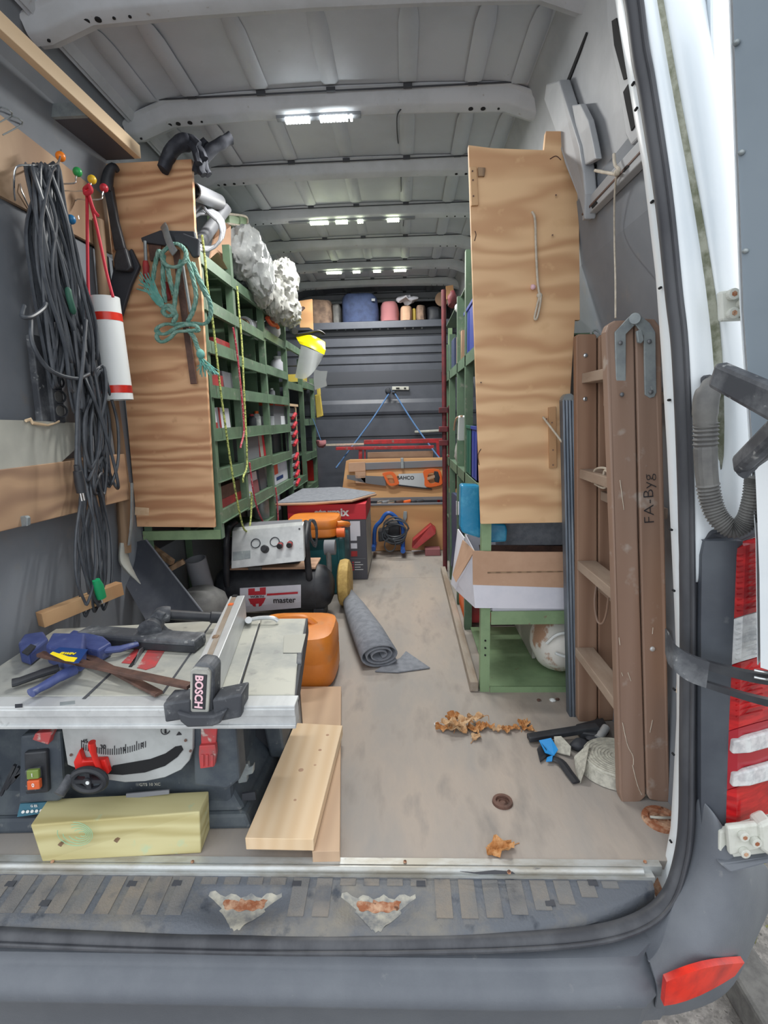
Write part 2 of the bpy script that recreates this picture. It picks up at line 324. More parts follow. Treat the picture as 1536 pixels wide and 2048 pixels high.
# ================= large structure =================
PROF = [(0,.818),(.6,.812),(1.05,.786),(1.3,.708),(1.46,.684),(1.62,.668),(1.78,.662),(1.88,.635),(1.925,.6),(1.94,.45)]
def rx(z):
    if z <= 0: return .8
    for (a, x), (b, y) in zip(PROF, PROF[1:]):
        if z <= b: return x+(y-x)*(z-a)/(b-a)
    return .4
def PW(px, py, off=0, side=1):     # photo ray onto the side wall surface, off metres proud of it
    d = _ray(px, py); a, b = .02, 6
    for _ in range(50):
        t = (a+b)/2; p = CAM+d*t
        if side*p.x < rx(p.z)-off and p.z < 1.94: a = t
        else: b = t
    return CAM+d*a
def pw(b, pts, off, t, side=1):
    A = [PW(x, y, off, side) for x, y in pts]; return b.prism(A, (t*side, 0, 0))
# floor
fl = obj('floor', B().box(-.82,.82,.0,1.90,-.02,0).box(-.82,.82,1.903,3.32,-.02,-.0005), M['floor']); struct(fl)
for i, (px, py, r) in enumerate([(1005,1605,.024),(1322,1640,.04)]):
    c = PZ(px, py, 0); b = B().lathe([(.001,.001),(r*.3,.001),(r*.34,.004),(r*.5,.001),(r*.62,.001),(r*.66,.006),(r*.95,.006),(r,.001),(r,0)], c, n=28)
    o = obj('lashing_ring', b, M['brown'] if i == 0 else M['rust'], fl, smooth=True)
    if i == 1: obj('ring_bar', B().rope([c+V((-.022,.004,.004)), c+V((0,-.004,.009)), c+V((.026,.002,.004))], .003), M['alud'], fl, smooth=True)
obj('screw', B().cyl(PZ(1018,1744,.008), PZ(1018,1744,.012), .004, 10), M['rust'], fl)
# roof
def roofz(x): 
    ax = abs(x)
    return 1.94-.016*(ax/.65)**2 if ax < .62 else None
xs = [-.80,-.80,-.775,-.725,-.68,-.63,-.5,-.3,0,.3,.5,.63,.68,.725,.775,.80,.80]
zs = [1.2,1.3,1.6,1.78,1.865,1.91,1.93,1.937,1.94,1.937,1.93,1.91,1.865,1.78,1.6,1.3,1.2]
rowsC = [[(x, y, z) for x, z in zip(xs[4:-4], zs[4:-4])] for y in (-.06,.5,1,2,3,4.15)]
ceil = obj('ceiling', B().grid(rowsC, (0,0,.02)), M['roof'], smooth=True); struct(ceil)
for k in range(7):
    for xr in (-.60,-.46,-.235,-.01,.235,.44,.585):
        y0 = .484+.466*k+.12; y1 = y0+.335
        if k == 6 and abs(xr) > .5: continue
        z = 1.94-.03*(abs(xr)/.65)**2-.0005
        w = .028
        prof = lambda y, zz, ww: [(xr-ww, y, z), (xr-ww*.55, y, z-zz), (xr+ww*.55, y, z-zz), (xr+ww, y, z)]
        rows = [prof(y0,.0,w*.3), prof(y0+.03,.006,w*.8), prof(y0+.08,.0085,w), prof(y1-.05,.0085,w), prof(y1-.012,.008,w), prof(y1,.0,w*.9)]
        obj('roof_swage', B().grid(rows), M['roof'], ceil, smooth=True)
for xr in (-.67,.655):
    rows = [[(xr-.02, y, 1.885 if xr<0 else 1.893), (xr, y, 1.868), (xr+.02, y, 1.893 if xr<0 else 1.87)] for y in (.0,3.9)]
    obj('roof_side_seam', B().grid(rows), M['bow'], ceil, smooth=True)
bowx = [-.70,-.66,-.55,-.3,0,.3,.55,.66,.715]
for k in range(-1, 7):
    y = .484+.466*(k+1) if k < 6 else 3.75
    rows = []
    for x in bowx:
        z = 1.94-.016*(abs(x)/.65)**2-(0 if abs(x) < .6 else (abs(x)-.6)*.55)-(.08 if abs(x)>.72 else 0)
        dp = .052 if abs(x) < .68 else .03
        rows.append([(x, y-.004, z-.002), (x, y-.004, z-.006), (x, y+.006, z-.012), (x, y+.016, z-dp+.006), (x, y+.024, z-dp), (x, y+.055, z-dp-.006), (x, y+.062, z-dp+.004), (x, y+.085, z-dp+.006), (x, y+.09, z-.002)])
    bo = obj('roof_bow', B().grid(rows), M['bow'], ceil, smooth=True)
    b = B()
    for x in (-.66,-.63,-.585,-.56,-.53,-.49,-.45,.44,.48,.53,.575,.6,.635):
        if random.random() < .85:
            r = random.choice([.004,.006,.008]) if k < 2 else .004
            z = 1.94-.016*(abs(x)/.65)**2-(0 if abs(x) < .6 else (abs(x)-.6)*.55)-.0565
            b.cyl((x, y+.042, z-.0015), (x, y+.042, z+.003), r, 10)
    h = obj('hole', b, M['holeblk'], bo); h['kind'] = 'stuff'
    b = B()
    for xr in (-.46,-.235,-.01,.235,.44): b.box(xr-.014, xr+.014, y-.012, y-.003, 1.919, 1.931)  # dark blocks paint in the shade where the swages end at the bow
    b.box(-.66,.66,y-.009,y-.005,1.9195,1.9235)
    obj('seam_painted_shade', b, M['seam'], bo)
# wiring along the roof
b = B().rope([P(797,165,.95), P(805,210,.99), P(794,235,1.02), P(797,290,1.35), P(806,310,1.42), P(802,345,1.5), P(803,400,1.88), P(808,430,1.95), P(806,460,2.3), P(812,470,2.36)], .0022)
tag(obj('wire', b, M['dark'], smooth=True), 'thin dark wire running along the middle of the grey roof', 'wire')
# LED bars, each carries its own light
for j, (y, xs_, col, lab) in enumerate([(1.0, [(-.17,8),(-.055,9),(.045,1)], (.95,1,1), 'white LED bar on the nearest roof bow'), (1.93, [(-.42+.17,9),(-.12,6),(-.01,3),(.14,6)], (.93,1,.72), 'greenish LED bar on the middle roof bow, second row'), (2.86, [(-.30,10),(-.12,5),(.02,5),(.16,8)], (.93,1,.72), 'farthest LED bar, near the bulkhead')]):
    z = 1.872
    t = thing('led_light', lab, 'light', (-.05, y, z-.012), 'led bars under the roof')
    obj('housing', B().box(-.36 if j else -.2,.28 if j else .08,y-.012,y+.012,z+.002,z+.012), M['grey'], t)
    b = B()
    for x0, n in xs_:
        for i in range(n):
            b.box(x0+i*.0105, x0+i*.0105+.007, y-.016-(i%2)*.001, y+.006, z-.009, z+.002)
    obj('diodes', b, emit('led_%d' % j, col, 9), t)['kind'] = 'stuff'
    ld = bpy.data.lights.new('led_lamp', 'AREA'); ld.shape = 'RECTANGLE'; ld.size = .5; ld.size_y = .05; ld.energy = LED_W; ld.color = (1,.99,.95)
    lo = bpy.data.objects.new('led_lamp', ld); COL.objects.link(lo); lo.location = (0,0,-.0); lo.parent = t
# walls
wl = obj('wall_left', B().box(-.84,-.80,-.02,4.15,-.02,1.46).grid([[(-x,y,z) for z,x in [(1.44,.82),(1.6,.80),(1.78,.755),(1.90,.67),(1.93,.6)]] for y in (-.02,4.15)], (-.02,0,.01)), M['lining']); struct(wl)
wr = obj('wall_right', B().prism([(rx(z),.03,z) for z in (-.02,.6,1.05,1.3,1.46)]+[(rx(z)+.005,.03,z) for z in (1.46,1.3,1.05,.6,-.02)], (0,4.15,0)), M['lining']); struct(wr)
obj('quarter_panel', B().grid([[(rx(z)+.002 if z < 1.9 else .6,y,z) for z in (1.44,1.62,1.78,1.88,1.93)] for y in (.03,.5,1.0,2,4.15)], (.003,0,.006)), M['quarter'], wr, smooth=True)
b = B(); pw(b, [(1168,440),(1160,405),(1130,330),(1108,255),(1088,200),(1092,168),(1118,160),(1135,215),(1158,290),(1166,345),(1170,388)], .035, .03)
obj('body_pillar', b, M['quarter'], wr, bevel=.004)
b = B(); pw(b, [(1143,210),(1160,208),(1176,240),(1186,285),(1192,318),(1166,333),(1158,290)], .028, .015)
obj('pillar_bracket', b, M['quarter'], wr, bevel=.003)
b = B(); pw(b, [(1164,442),(1166,408),(1215,350),(1278,280),(1292,292),(1293,312)], .022, .02)
obj('belt_rail', b, M['quarter'], wr, bevel=.002)
b = B(); pw(b, [(1163,428),(1285,296),(1286,299),(1164,431)], .024, .003); obj('rail_seam', b, M['brown'], wr)
b = B()
for q in ([(1182,412),(1191,402),(1194,406),(1184,417)],[(1243,341),(1254,329),(1257,333),(1246,345)]): pw(b, q, .024, .003)
obj('rail_slot', b, M['holeblk'], wr)
b = B(); pw(b, [(1166,392),(1168,340),(1190,328),(1192,332),(1178,385)], .0012, .003); pw(b, [(1127,172),(1137,180),(1157,208),(1142,210)], .0012, .003); pw(b, [(1128,172),(1171,64),(1174,66),(1133,176)], .0012, .003)
obj('frame_opening', b, M['holeblk'], wr, bevel=.002)
b = B(); pw(b, [(1210,-40),(1214,50),(1238,180),(1250,270),(1262,292),(1290,262),(1262,80),(1245,-40)], .02, .02); obj('rear_frame_inner', b, M['quarter'], wr, bevel=.004)
b = B(); pw(b, [(1223,42),(1232,36),(1248,100),(1254,155),(1247,160),(1228,90)], .022, .004); pw(b, [(1246,184),(1256,168),(1268,222),(1270,250),(1262,262),(1252,215)], .022, .004)
obj('frame_opening', b, M['holeblk'], wr)
# plywood strip on left wall
o = obj('plywood_strip', B().prism([(-.80,-.02,1.45),(-.80,.97,1.47),(-.80,.97,1.775),(-.795,-.02,1.79)], (.012,0,0)), M['plyW'], wl)
# bulkhead with pressed ribs
zp = [(0,0),(.70,0),(.705,.01),(.74,.012),(.745,0),(.905,0),(.915,-.014),(.935,-.02),(1.0,-.016),(1.03,0),(1.22,0),(1.23,.008),(1.30,.008),(1.31,0),(1.36,0),(1.365,.014),(1.375,.014),(1.38,0),(1.42,0),(1.425,.014),(1.435,.014),(1.44,0),(1.50,0),(1.505,.012),(1.515,.012),(1.52,0),(1.60,0)]
rows = [[(x, 3.3+d, z) for z, d in zp] for x in (-.80,-.3,.2,.8)]
wf = obj('wall_front', B().grid(rows, (0,.03,0)), M['bulk']); struct(wf)
obj('overhead_shelf', B().box(-.80,.80,3.24,4.14,1.585,1.612).box(-.80,.80,3.235,3.25,1.56,1.612), M['bulk'], wf, bevel=.004)
obj('cab_lining', B().box(-.80,.80,4.12,4.14,1.6,1.94), M['dark'], wf)
obj('dark_tape', B().prism([P(652,745,3.285),P(882,738,3.285),P(883,762,3.285),P(652,770,3.285)], (0,.006,0)), M['tape'], wf)
b = B()
for px in (674,691,709,743,760,776,810,826,844,889): b.cyl(P(px,659-(px-680)*.02,3.29), P(px,659-(px-680)*.02,3.29)+V((0,.012,0)), .0065, 8)
obj('rivet', b, M['alu'], wf)['kind'] = 'stuff'
br = obj('bracket_plate', B().pxp([(784,773),(818,773),(818,780),(784,780)], 3.275, .02), M['alud'], wf, bevel=.003)
obj('slot', B().pxp([(792,775),(799,775),(799,778),(792,778)], 3.272, .004).pxp([(808,775),(812,775),(812,778),(808,778)], 3.272, .004), M['holeblk'], br)
obj('grab_lip', B().beam(P(829,864,3.27), P(885,861,3.27), .03, .02), M['alud'], wf, bevel=.006)
# header behind the last bow
obj('roof_header', B().box(-.66,.66,3.80,3.83,1.86,1.94), M['bow'], ceil)
# sill rail
b = B().box(-.84,.70,-.016,.0,-.02,.0025); b.tube([(-.84,-.022,-.003),(.66,-.022,-.003)], .007, 10); b.box(-.84,.68,-.031,-.016,-.02,-.008)
tr = obj('trim_1', b, M['sill'], smooth=True); struct(tr, 'worn pale sill rail')
b = B()
for px in (105,385,810,1290): 
    c = PZ(px, 1724, .0035); b.cyl(c, c+V((0,0,.002)), .0035, 8)
obj('screw', b, M['rust'], tr)
obj('bare_patch', B().prism([PZ(x,y,.0038) for x,y in ((920,1743),(950,1745),(990,1741),(1025,1744),(1030,1748),(960,1749))], (0,0,.001)), M['seam'], tr)
# step plastic
def nearY(x): 
    return -.142 if x < .25 else -.142+.10*((x-.25)/.43)**2.2
rc1 = PZ(490,1805,-.035).x; rc2 = PZ(757,1805,-.035).x
def stepz(x, y, y1):
    t = (y+.030)/(y1+.030); z = -.014-.013*t-.010*max(0, (t-.78)/.22)**1.5
    for rc in (rc1, rc2):
        u = abs(x-rc)
        if u < .105 and t > .2:
            k = min(1, (.105-u)/.07)*min(1, (t-.2)/.10)*min(1, (1.05-t)/.55); z -= .016*k*k*(3-2*k)
    return z
rows = []
for i in range(150):
    x = -.85+i*(.525+1.0)/149; y1 = nearY(x)
    rows.append([(x, -.030+(y1+.030)*j/17, stepz(x, -.030+(y1+.030)*j/17, y1)) for j in range(18)])
st = obj('rear_step', B().grid(rows, (0,0,-.02)), M['step'], smooth=True); tag(st, 'worn dark plastic entry step under the load floor with ribbed pads', 'step')
def onstep(nm, x0, x1, ya, yb, m, off=.0012, nx=4, ny=4, shape=None, sm=False):
    rw = []
    for i in range(nx+1):
        x = x0+(x1-x0)*i/nx; r = []
        for j in range(ny+1):
            v = j/ny; yy = ya+(yb-ya)*v
            if shape: x_, yy = shape(i/nx, v)
            else: x_ = x
            r.append((x_, yy, stepz(x_, yy, nearY(x_))+off))
        rw.append(r)
    return obj(nm, B().grid(rw, (0,0,-.004)), m, st, smooth=sm)
for i in range(33):
    x = -.83+i*.0468
    if x > .64: continue
    inr = min(abs(x+.016-rc1), abs(x+.016-rc2)) < .088
    ye = max(-.108, nearY(x+.03)+.030) if not inr else -.048
    if ye > -.045 and not inr: continue
    pd = onstep('tread_pad', x, x+.031, -.034, ye, M['stepdirt'], .0014)
for rc in (rc1, rc2):
    def sh(u, v, rc=rc):
        a = (u-.5)*2; w = (.072-.050*v)*(1+.10*math.sin(v*11)+.05*math.sin(v*23)); return rc+a*w, -.060-(.068*v)*(1-.35*abs(a)**3)+.002*math.sin(u*25)
    onstep('worn_patch', 0, 1, 0, 0, M['stepwhite'], .0006, 14, 8, sh, True)
    def sh2(u, v, rc=rc):
        a = (u-.5)*2; return rc+a*(.043-.006*v*v)+.0015*math.sin(v*9+u*7), -.063-.024*v*(1-.18*abs(a))-.002*math.sin(u*19)*v
    onstep('rusty_hole', 0, 1, 0, 0, M['rust'], .0013, 16, 5, sh2)
b = B()
for px, py in ((265,1771),(355,1770),(594,1771),(842,1771),(1100,1806),(1185,1770),(22,1771),(90,1806)):
    c = PZ(px, py, -.02); zz = stepz(c.x, c.y, nearY(c.x)); b.box(c.x-.009,c.x+.009,c.y-.006,c.y+.006,zz-.004,zz+.002)
obj('drain_slot', b, M['seam'], st)['kind'] = 'stuff'
# ---------------- exterior: bumper ----------------
prof = [(0.02,-.054),(-.004,-.058),(-.006,-.072),(-.012,-.078),(-.032,-.084),(-.042,-.098),(-.046,-.112),(-.042,-.122),(-.036,-.13),(-.022,-.19),(-.008,-.225),(.05,-.23)]
rows = []
for x in (-.9,-.6,-.2,.2,.4,.5,.56,.60,.63,.66):
    by = -.148+(.10*(x-.3)**2 if x > .3 else 0)+(.02 if x > .605 else 0)
    rows.append([(x, by+o, z) for o, z in prof])
bm_ = obj('rear_bumper', B().grid(rows, (0,.012,.0)), M['bumper'], smooth=True)
t = tag(bm_, 'wide scuffed grey plastic rear bumper below the entry step', 'bumper')
cc = [
 [(1270,1868,-.10),(1285,1900,-.12),(1300,1945,-.165),(1312,1975,-.180),(1312,2000,-.175),(1296,2052,-.11)],
 [(1345,1818,-.09),(1372,1860,-.125),(1402,1908,-.155),(1412,1945,-.162),(1418,1975,-.15),(1418,2022,-.115)],
 [(1378,1745,-.062),(1412,1792,-.105),(1462,1850,-.125),(1478,1895,-.115),(1474,1935,-.095),(1472,1984,-.06)],
 [(1391,1680,-.05),(1425,1712,-.088),(1476,1770,-.11),(1512,1828,-.08),(1512,1862,-.06),(1504,1905,-.01)],
 [(1393,1630,-.05),(1420,1655,-.08),(1460,1690,-.10),(1512,1750,-.07),(1535,1800,.0),(1530,1850,.05)],
 [(1394,1590,-.05),(1418,1612,-.075),(1440,1640,-.09),(1475,1700,-.06),(1540,1722,.02),(1560,1790,.1)]]
bc = obj('corner_section', B().grid([[P(*q) for q in r] for r in cc], (0,.01,0)), M['bumper'], bm_, sub=2)
rf = []
for t_ in range(7):
    k = t_/6; x = 1333+(1489-1333)*k; yt = 1964-(1964-1926)*k-9*math.sin(k*3.1); yb = 2012-(2012-1952)*k**1.3+4*math.sin(k*3.1)
    xb = 1328+(1470-1328)*k; Y = -.205+.09*k**1.8
    rf.append([P(x, yt, Y), P((x+xb)/2, (yt+yb)/2, Y-.003), P(xb, yb, Y+.004)])
tag(obj('reflector', B().grid(rf, (0,.012,0)), M['reflred'], smooth=True), 'long red reflector at the right corner of the rear bumper', 'reflector')
# dark housing beside the tail light
rows = []
for y, x0, x1 in ((1082,1402,1478),(1110,1396,1474),(1250,1394,1468),(1430,1394,1458),(1600,1394,1452),(1665,1396,1450)):
    rows.append([P(x0,y,-.045), P(x0+8,y,-.062), P((x0+x1)/2,y,-.07), P(x1-6,y,-.075), P(x1+8,y,-.07)])
hs = obj('tail_light_housing', B().grid(rows, (0,.03,0)), M['bumper'], smooth=True)
tl = thing('tail_light', 'tall red tail light with clear sections at the right rear pillar', 'tail light', P(1500,1650,-.05))
bpy.data.objects.remove(hs); obj('housing', B().grid(rows, (0,.03,0)), M['housing'], tl, smooth=True)
obj('housing_cap', B().prism([P(1398,1084,-.05),P(1420,1062,-.05),P(1480,1055,-.06),P(1545,1040,-.03),P(1545,1062,-.03),P(1475,1090,-.06)], (0,.04,0)), M['dark'], tl, bevel=.005)
def lens(name, y0, y1, m, yy0=None, bulge=.0):
    # left edge x varies with y
    def lx(y): return 1470-(y-1090)*.04 if y < 1500 else 1453.6-(y-1500)*.02
    rows = []
    for y in (y0, (y0+y1)/2, y1):
        rows.append([P(lx(y), y, -.072-bulge), P(lx(y)+22, y-7, -.078-bulge), P(lx(y)+60, y-18, -.06-bulge), P(lx(y)+110, y-30, -.02-bulge)])
    return obj(name, B().grid(rows, (0,.02,0)), m, tl, smooth=True)
lens('brake_lens', 1098, 1238, M['lens'])
lens('indicator_lens', 1240, 1330, M['glass'])
lens('fog_lens', 1332, 1462, M['lens'])
lens('lens_band', 1464, 1580, M['lens2'])
lens('lower_lens', 1582, 1652, M['lens'])
for y0, y1 in ((1480,1512),(1546,1578)):
    rows = [[P(1468,y0+3,-.083), P(1500,y0-5,-.084), P(1560,y0-22,-.045)], [P(1465,y1-3,-.083), P(1500,y1-5,-.084), P(1560,y1-22,-.045)]]
    obj('reversing_lens', B().grid(rows, (0,.012,0)), M['glass'], tl, bevel=.003)
b = B()
for k in range(11):
    y = 1112+k*11; b.beam(P(1475,y,-.077), P(1525,y-13,-.07), .003, .0015)
for k in range(9):
    y = 1345+k*11; b.beam(P(1472,y,-.077), P(1525,y-13,-.07), .003, .0015)
obj('lens_ridges', b, M['lens'], tl)['kind'] = 'stuff'
b = B()
for k in range(8):
    y = 1248+k*10; b.beam(P(1472,y,-.077), P(1525,y-13,-.07), .003, .0012)
obj('lens_ridges', b, M['glass'], tl)['kind'] = 'stuff'
# white body side beside the opening (rear pillar)
rows = []
tab = [(-120,[1240,1262,1284,1298,1322,1372,1392]),(0,[1262,1288,1306,1318,1340,1392,1412]),(200,[1300,1320,1338,1352,1378,1428,1446]),(400,[1322,1345,1375,1392,1414,1455,1472]),(560,[1338,1362,1395,1418,1432,1470,1486]),(640,[1344,1370,1402,1430,1446,1482,1500]),(760,[1352,1380,1414,1440,1470,1500,1530]),(950,[1358,1390,1420,1440,1470,1510,1560]),(1100,[1360,1392,1420,1440,1470,1510,1570]),(1170,[1360,1392,1420,1440,1470,1510,1570])]
Ys = [-.03,-.052,-.05,-.035,-.055,-.04,.03]
for y, xx in tab: rows.append([P(x, y, Yq) for x, Yq in zip(xx, Ys)]+[P(xx[-1]+(24 if y < 300 else 12), y, .16)])
pl = obj('rear_pillar', B().grid(rows, (0,.012,0)), M['white'], wr, sub=2)
rows = []
for y, xx in tab[:8]: rows.append([P(xx[3]+o, y, Yq) for o, Yq in ((-13,-.0435),(0,-.0400),(12,-.050))])
obj('mossy_gutter', B().grid(rows, (0,.006,0)), M['moss'], wr, sub=1)
fl_ = [((1222,-60),(1248,-60)),((1236,40),(1260,40)),((1254,150),(1279,150)),((1272,260),(1297,260)),((1285,330),(1309,330)),((1297,430),(1321,430)),((1311,550),(1335,550)),((1322,700),(1348,700)),((1334,900),(1358,880)),((1341,1050),(1362,1050)),((1348,1200),(1366,1200)),((1353,1330),(1362,1330)),((1353,1440),(1358,1440)),((1347,1560),(1360,1560)),((1341,1660),(1358,1660)),((1331,1715),(1350,1720)),((1312,1750),(1338,1770)),((1306,1775),(1318,1805))]
rows = [[P(a[0], a[1], .012), P((a[0]+c[0])/2, (a[1]+c[1])/2, -.008), P(c[0], c[1], -.02)] for a, c in fl_]
fg = obj('door_flange', B().grid(rows, (.004,.008,0)), M['white'], wr, smooth=True)
b = B()
for px, py in ((1268,165),(1274,216),(1306,402),(1322,575),(1340,800),(1344,1060),(1349,1182),(1350,1380),(1348,1510),(1343,1685)):
    c = P(px, py, -.012); b.cyl(c, c+V((0,.006,0)), .0022, 8)
obj('trim_hole', b, M['holeblk'], fg)['kind'] = 'stuff'
obj('rust_patch', B().grid([[P(1306,1776,-.014),P(1314,1800,-.026)],[P(1316,1757,-.010),P(1326,1782,-.024)]], (0,.003,0)), M['rust'], fg)
# rubber seal: one long profile round the opening
sp = [(1250,-80,-.03),(1270,0,-.03),(1284,110,-.03),(1299,190,-.03),(1331,400,-.03),(1351,590,-.03),(1363,700,-.03),(1372,900,-.03),(1377,1100,-.03),(1378,1300,-.03),(1376,1500,-.03),(1374,1640,-.035),(1364,1720,-.045),(1340,1790,-.065),(1290,1838,-.095),(1200,1868,-.12),(1060,1882,-.132),(850,1889,-.138),(600,1891,-.142),(300,1885,-.142),(0,1873,-.142),(-120,1868,-.142)]
sl = obj('door_seal', B().tube(cr([P(*q) for q in sp]+[V((-.84,-.142,-.03))], 5), .0150, 14, sx=1), M['seal'], smooth=True); tag(sl, 'long grey rubber door seal curving around the rear opening', 'seal')
obj('seal_lip', B().tube(cr([P(*q)+V((-.002,-.017,.003)) for q in sp]+[V((-.84,-.156,-.024))], 5), .0042, 8), M['seal'], sl, smooth=True)
# upper hinge and lower hinge
HG = []
def hinge(lab, quad, scr, Y):
    t = thing('door_hinge', lab, 'hinge', P(quad[3][0], quad[3][1], Y)); HG.append(t); del t['category']
    obj('hinge_plate', B().pxp(quad, Y, .012), M['whitedirt'], t, bevel=.004)
    for px, py in scr:
        c = P(px, py, Y); obj('bolt', B().cyl(c, c+V((0,-.009,0)), .0085, 16), M['whitedirt'], t, bevel=.001)
        obj('bolt_socket', B().cyl(c+V((0,-.0085,0)), c+V((0,-.0095,0)), .0042, 6), M['rust'], t)
    return t
hinge('small white upper door hinge with three round bolts', [(1440,582),(1490,576),(1492,640),(1443,642)], [(1462,590),(1462,628),(1482,608)], -.075)
h2 = hinge('larger white lower door hinge below the tail light', [(1455,1655),(1518,1648),(1520,1700),(1460,1712)], [(1484,1668),(1508,1680),(1486,1701)], -.105)
obj('hinge_arm', B().prism([P(1518,1652,-.11),P(1545,1640,-.11),P(1548,1720,-.11),P(1522,1702,-.11)], (0,.03,0)), M['whitedirt'], h2, bevel=.006)
obj('hinge_bracket', B().pxp([(1440,1664),(1520,1645),(1536,1712),(1445,1725),(1446,1712),(1438,1700)], -.092, .012), M['whitedirt'], h2, bevel=.003)
obj('mount_cover', B().prism([P(1436,1726,-.10),P(1545,1712,-.10),P(1545,1726,-.11),P(1462,1748,-.11)], (0,.03,0)), M['bumper'], h2, bevel=.004)
# the open right rear door: plane from hinge side toward the camera and outwards
dt = [P(1463,-70,-.13), P(1476,300,-.13), P(1487,620,-.13), P(1502,840,-.13), P(1518,1080,-.13), P(1521,1330,-.13)]
dv = V((.46,-.62,0))
rows = [[p, p+dv*.12, p+dv] for p in dt]
dr = obj('door_1', B().grid(rows, (.035,.03,0)), M['door']); struct(dr)
for h in HG: h.parent = dr; h.location = h.location-dr.location
obj('door_edge', B().grid([[p+V((-.004,.0,0)), p+V((.045,.05,0))] for p in dt], (0,.002,0)), M['white'], dr)
obj('lower_door_skin', B().grid([[p, p+dv*.5] for p in [P(1508,890,-.150),P(1513,1000,-.150),P(1519,1150,-.150),P(1521,1335,-.150)]], (.004,.004,0)), M['white'], dr)
for px, py in ((1473,85),(1483,305),(1491,502)):
    c = P(px, py, -.135); obj('screw', B().ball(c, .0045, 10, (1,1,.8)), M['steel'], dr, smooth=True)
obj('upper_handle', B().beam(P(1433,748,-.20), P(1570,815,-.30), .02, .034, up=(0,-.4,1), h2=.04), M['blackdust'], dr, bevel=.006, label='scuffed black upper handle bar')
obj('lower_handle', B().beam(P(1478,932,-.20), P(1580,835,-.30), .02, .026, up=(0,-.4,1), h2=.03), M['blackdust'], dr, bevel=.006)
obj('handle_hook', B().rope([P(1482,950,-.205), P(1510,925,-.22), P(1560,890,-.27)], [.008]*6+[.007]*7), M['blackdust'], dr, smooth=True)
# door stay strap
t = thing('door_stay', 'curved black door check strap crossing the seal and tail light', 'door stay', P(1430,1340,-.11))
def strp(pts, hh, th):
    top = cr([P(*q) for q in pts], 5); return top
up = cr([P(1337,1262,-.06),P(1352,1290,-.085),P(1385,1312,-.10),P(1430,1328,-.12),P(1500,1345,-.13),P(1560,1352,-.13)], 5)
lo_ = cr([P(1337,1312,-.06),P(1346,1338,-.085),P(1376,1362,-.10),P(1424,1380,-.12),P(1500,1404,-.13),P(1560,1420,-.13)], 5)
n = len(up); k = int(n*.60)
mid = [(a+b)/2 for a, b in zip(up, lo_)]
obj('strap', B().grid([[up[i], up[i]*.3+lo_[i]*.7, lo_[i]] for i in range(k)], (0,.012,0)), M['blackdust'], t, smooth=True)
obj('upper_arm', B().grid([[up[i], up[i]*.68+lo_[i]*.32] for i in range(k-1, n)], (0,.012,0)), M['black'], t, smooth=True)
obj('lower_arm', B().grid([[up[i]*.22+lo_[i]*.78, lo_[i]] for i in range(k-1, n)], (0,.012,0)), M['black'], t, smooth=True)
for dy in (0, 14): obj('spring_clip', B().rope([P(1508,1340+dy,-.14),P(1530,1344+dy,-.145),P(1560,1346+dy,-.14)], .0022), M['chrome'], t, smooth=True)
# corrugated cable conduit
cp = cr([P(1412,845,-.085),P(1411,900,-.085),P(1413,945,-.085),P(1420,995,-.085),P(1436,1035,-.09),P(1466,1058,-.10),P(1492,1042,-.11),P(1504,1005,-.12),P(1509,965,-.125),P(1511,950,-.128)], 14)
t = thing('cable_conduit', 'grey corrugated rubber hose looping from white pillar to open door', 'conduit', P(1440,1070,-.09))
rs = []
for i in range(len(cp)):
    s_ = i/len(cp); r = .0175-.0055*s_
    if s_ < .10 or s_ > .27: r += .0016*(1 if (i//1) % 2 else -1)
    rs.append(r)
obj('corrugated_hose', B().tube(cp, rs, 16), M['conduit'], t, smooth=False)
obj('boot', B().tube(cr([P(1426,762,-.07),P(1420,775,-.085),P(1412,800,-.09),P(1410,835,-.088),P(1411,850,-.086)], 4), [.010]*3+[.014]*3+[.018]*6+[.0165]*5, 14), M['conduit'], t, smooth=True)
obj('boot_flange', B().pxp([(1412,752),(1424,747),(1434,755),(1436,800),(1432,828),(1418,832)], -.07, .02), M['seal'], t, bevel=.005)
# left body pillar (mirror, mostly out of frame)
obj('left_frame', B().box(-.98,-.80,-.04,.0,-.25,2.0), M['white'], wl)
obj('right_outer_skin', B().prism([(rx(z)+.006,.02,z) for z in (-.01,.6,1.05,1.3,1.46,1.62,1.78,1.88,1.92)]+[(.5,.02,1.985),(.5,.02,1.99)]+[(rx(z)+.010,.02,z) for z in (1.92,1.88,1.78,1.62,1.46,1.3,1.05,.6,-.01)], (0,4.1,0)), M['white'], wr)
# ground
gm = [[(x, y, -.62+.01*noise.noise(V((x*3,y*3,0)))) for x in [-12+i*.8 for i in range(31)]] for y in [-6+i*.8 for i in range(31)]]
g = obj('ground', B().grid(gm, (0,0,-.05)), M['gravel']); struct(g)
kb = obj('kerbstone', B().box(1.02,1.12,-3,8,-.62,-.53), M['kerb'], bevel=.01); tag(kb, 'grey kerb stone on the ground beside the van', 'kerb')
b = B()
for i in range(2600):
    x = 1.14+random.random()*1.5; y = -.6+random.random()*3; h = .05+random.random()*.08; a = random.random()*6.3; dx, dy = math.cos(a)*.004, math.sin(a)*.004; lx, ly = random.uniform(-.05,.05), random.uniform(-.05,.05)
    b.add([(x-dx,y-dy,-.62),(x+dx,y+dy,-.62),(x+lx,y+ly,-.62+h)], [(0,1,2)])
go = obj('grass', b, M['grass']); tag(go, 'patchy yellow green grass on the ground beyond the kerb', 'grass', kind='stuff')
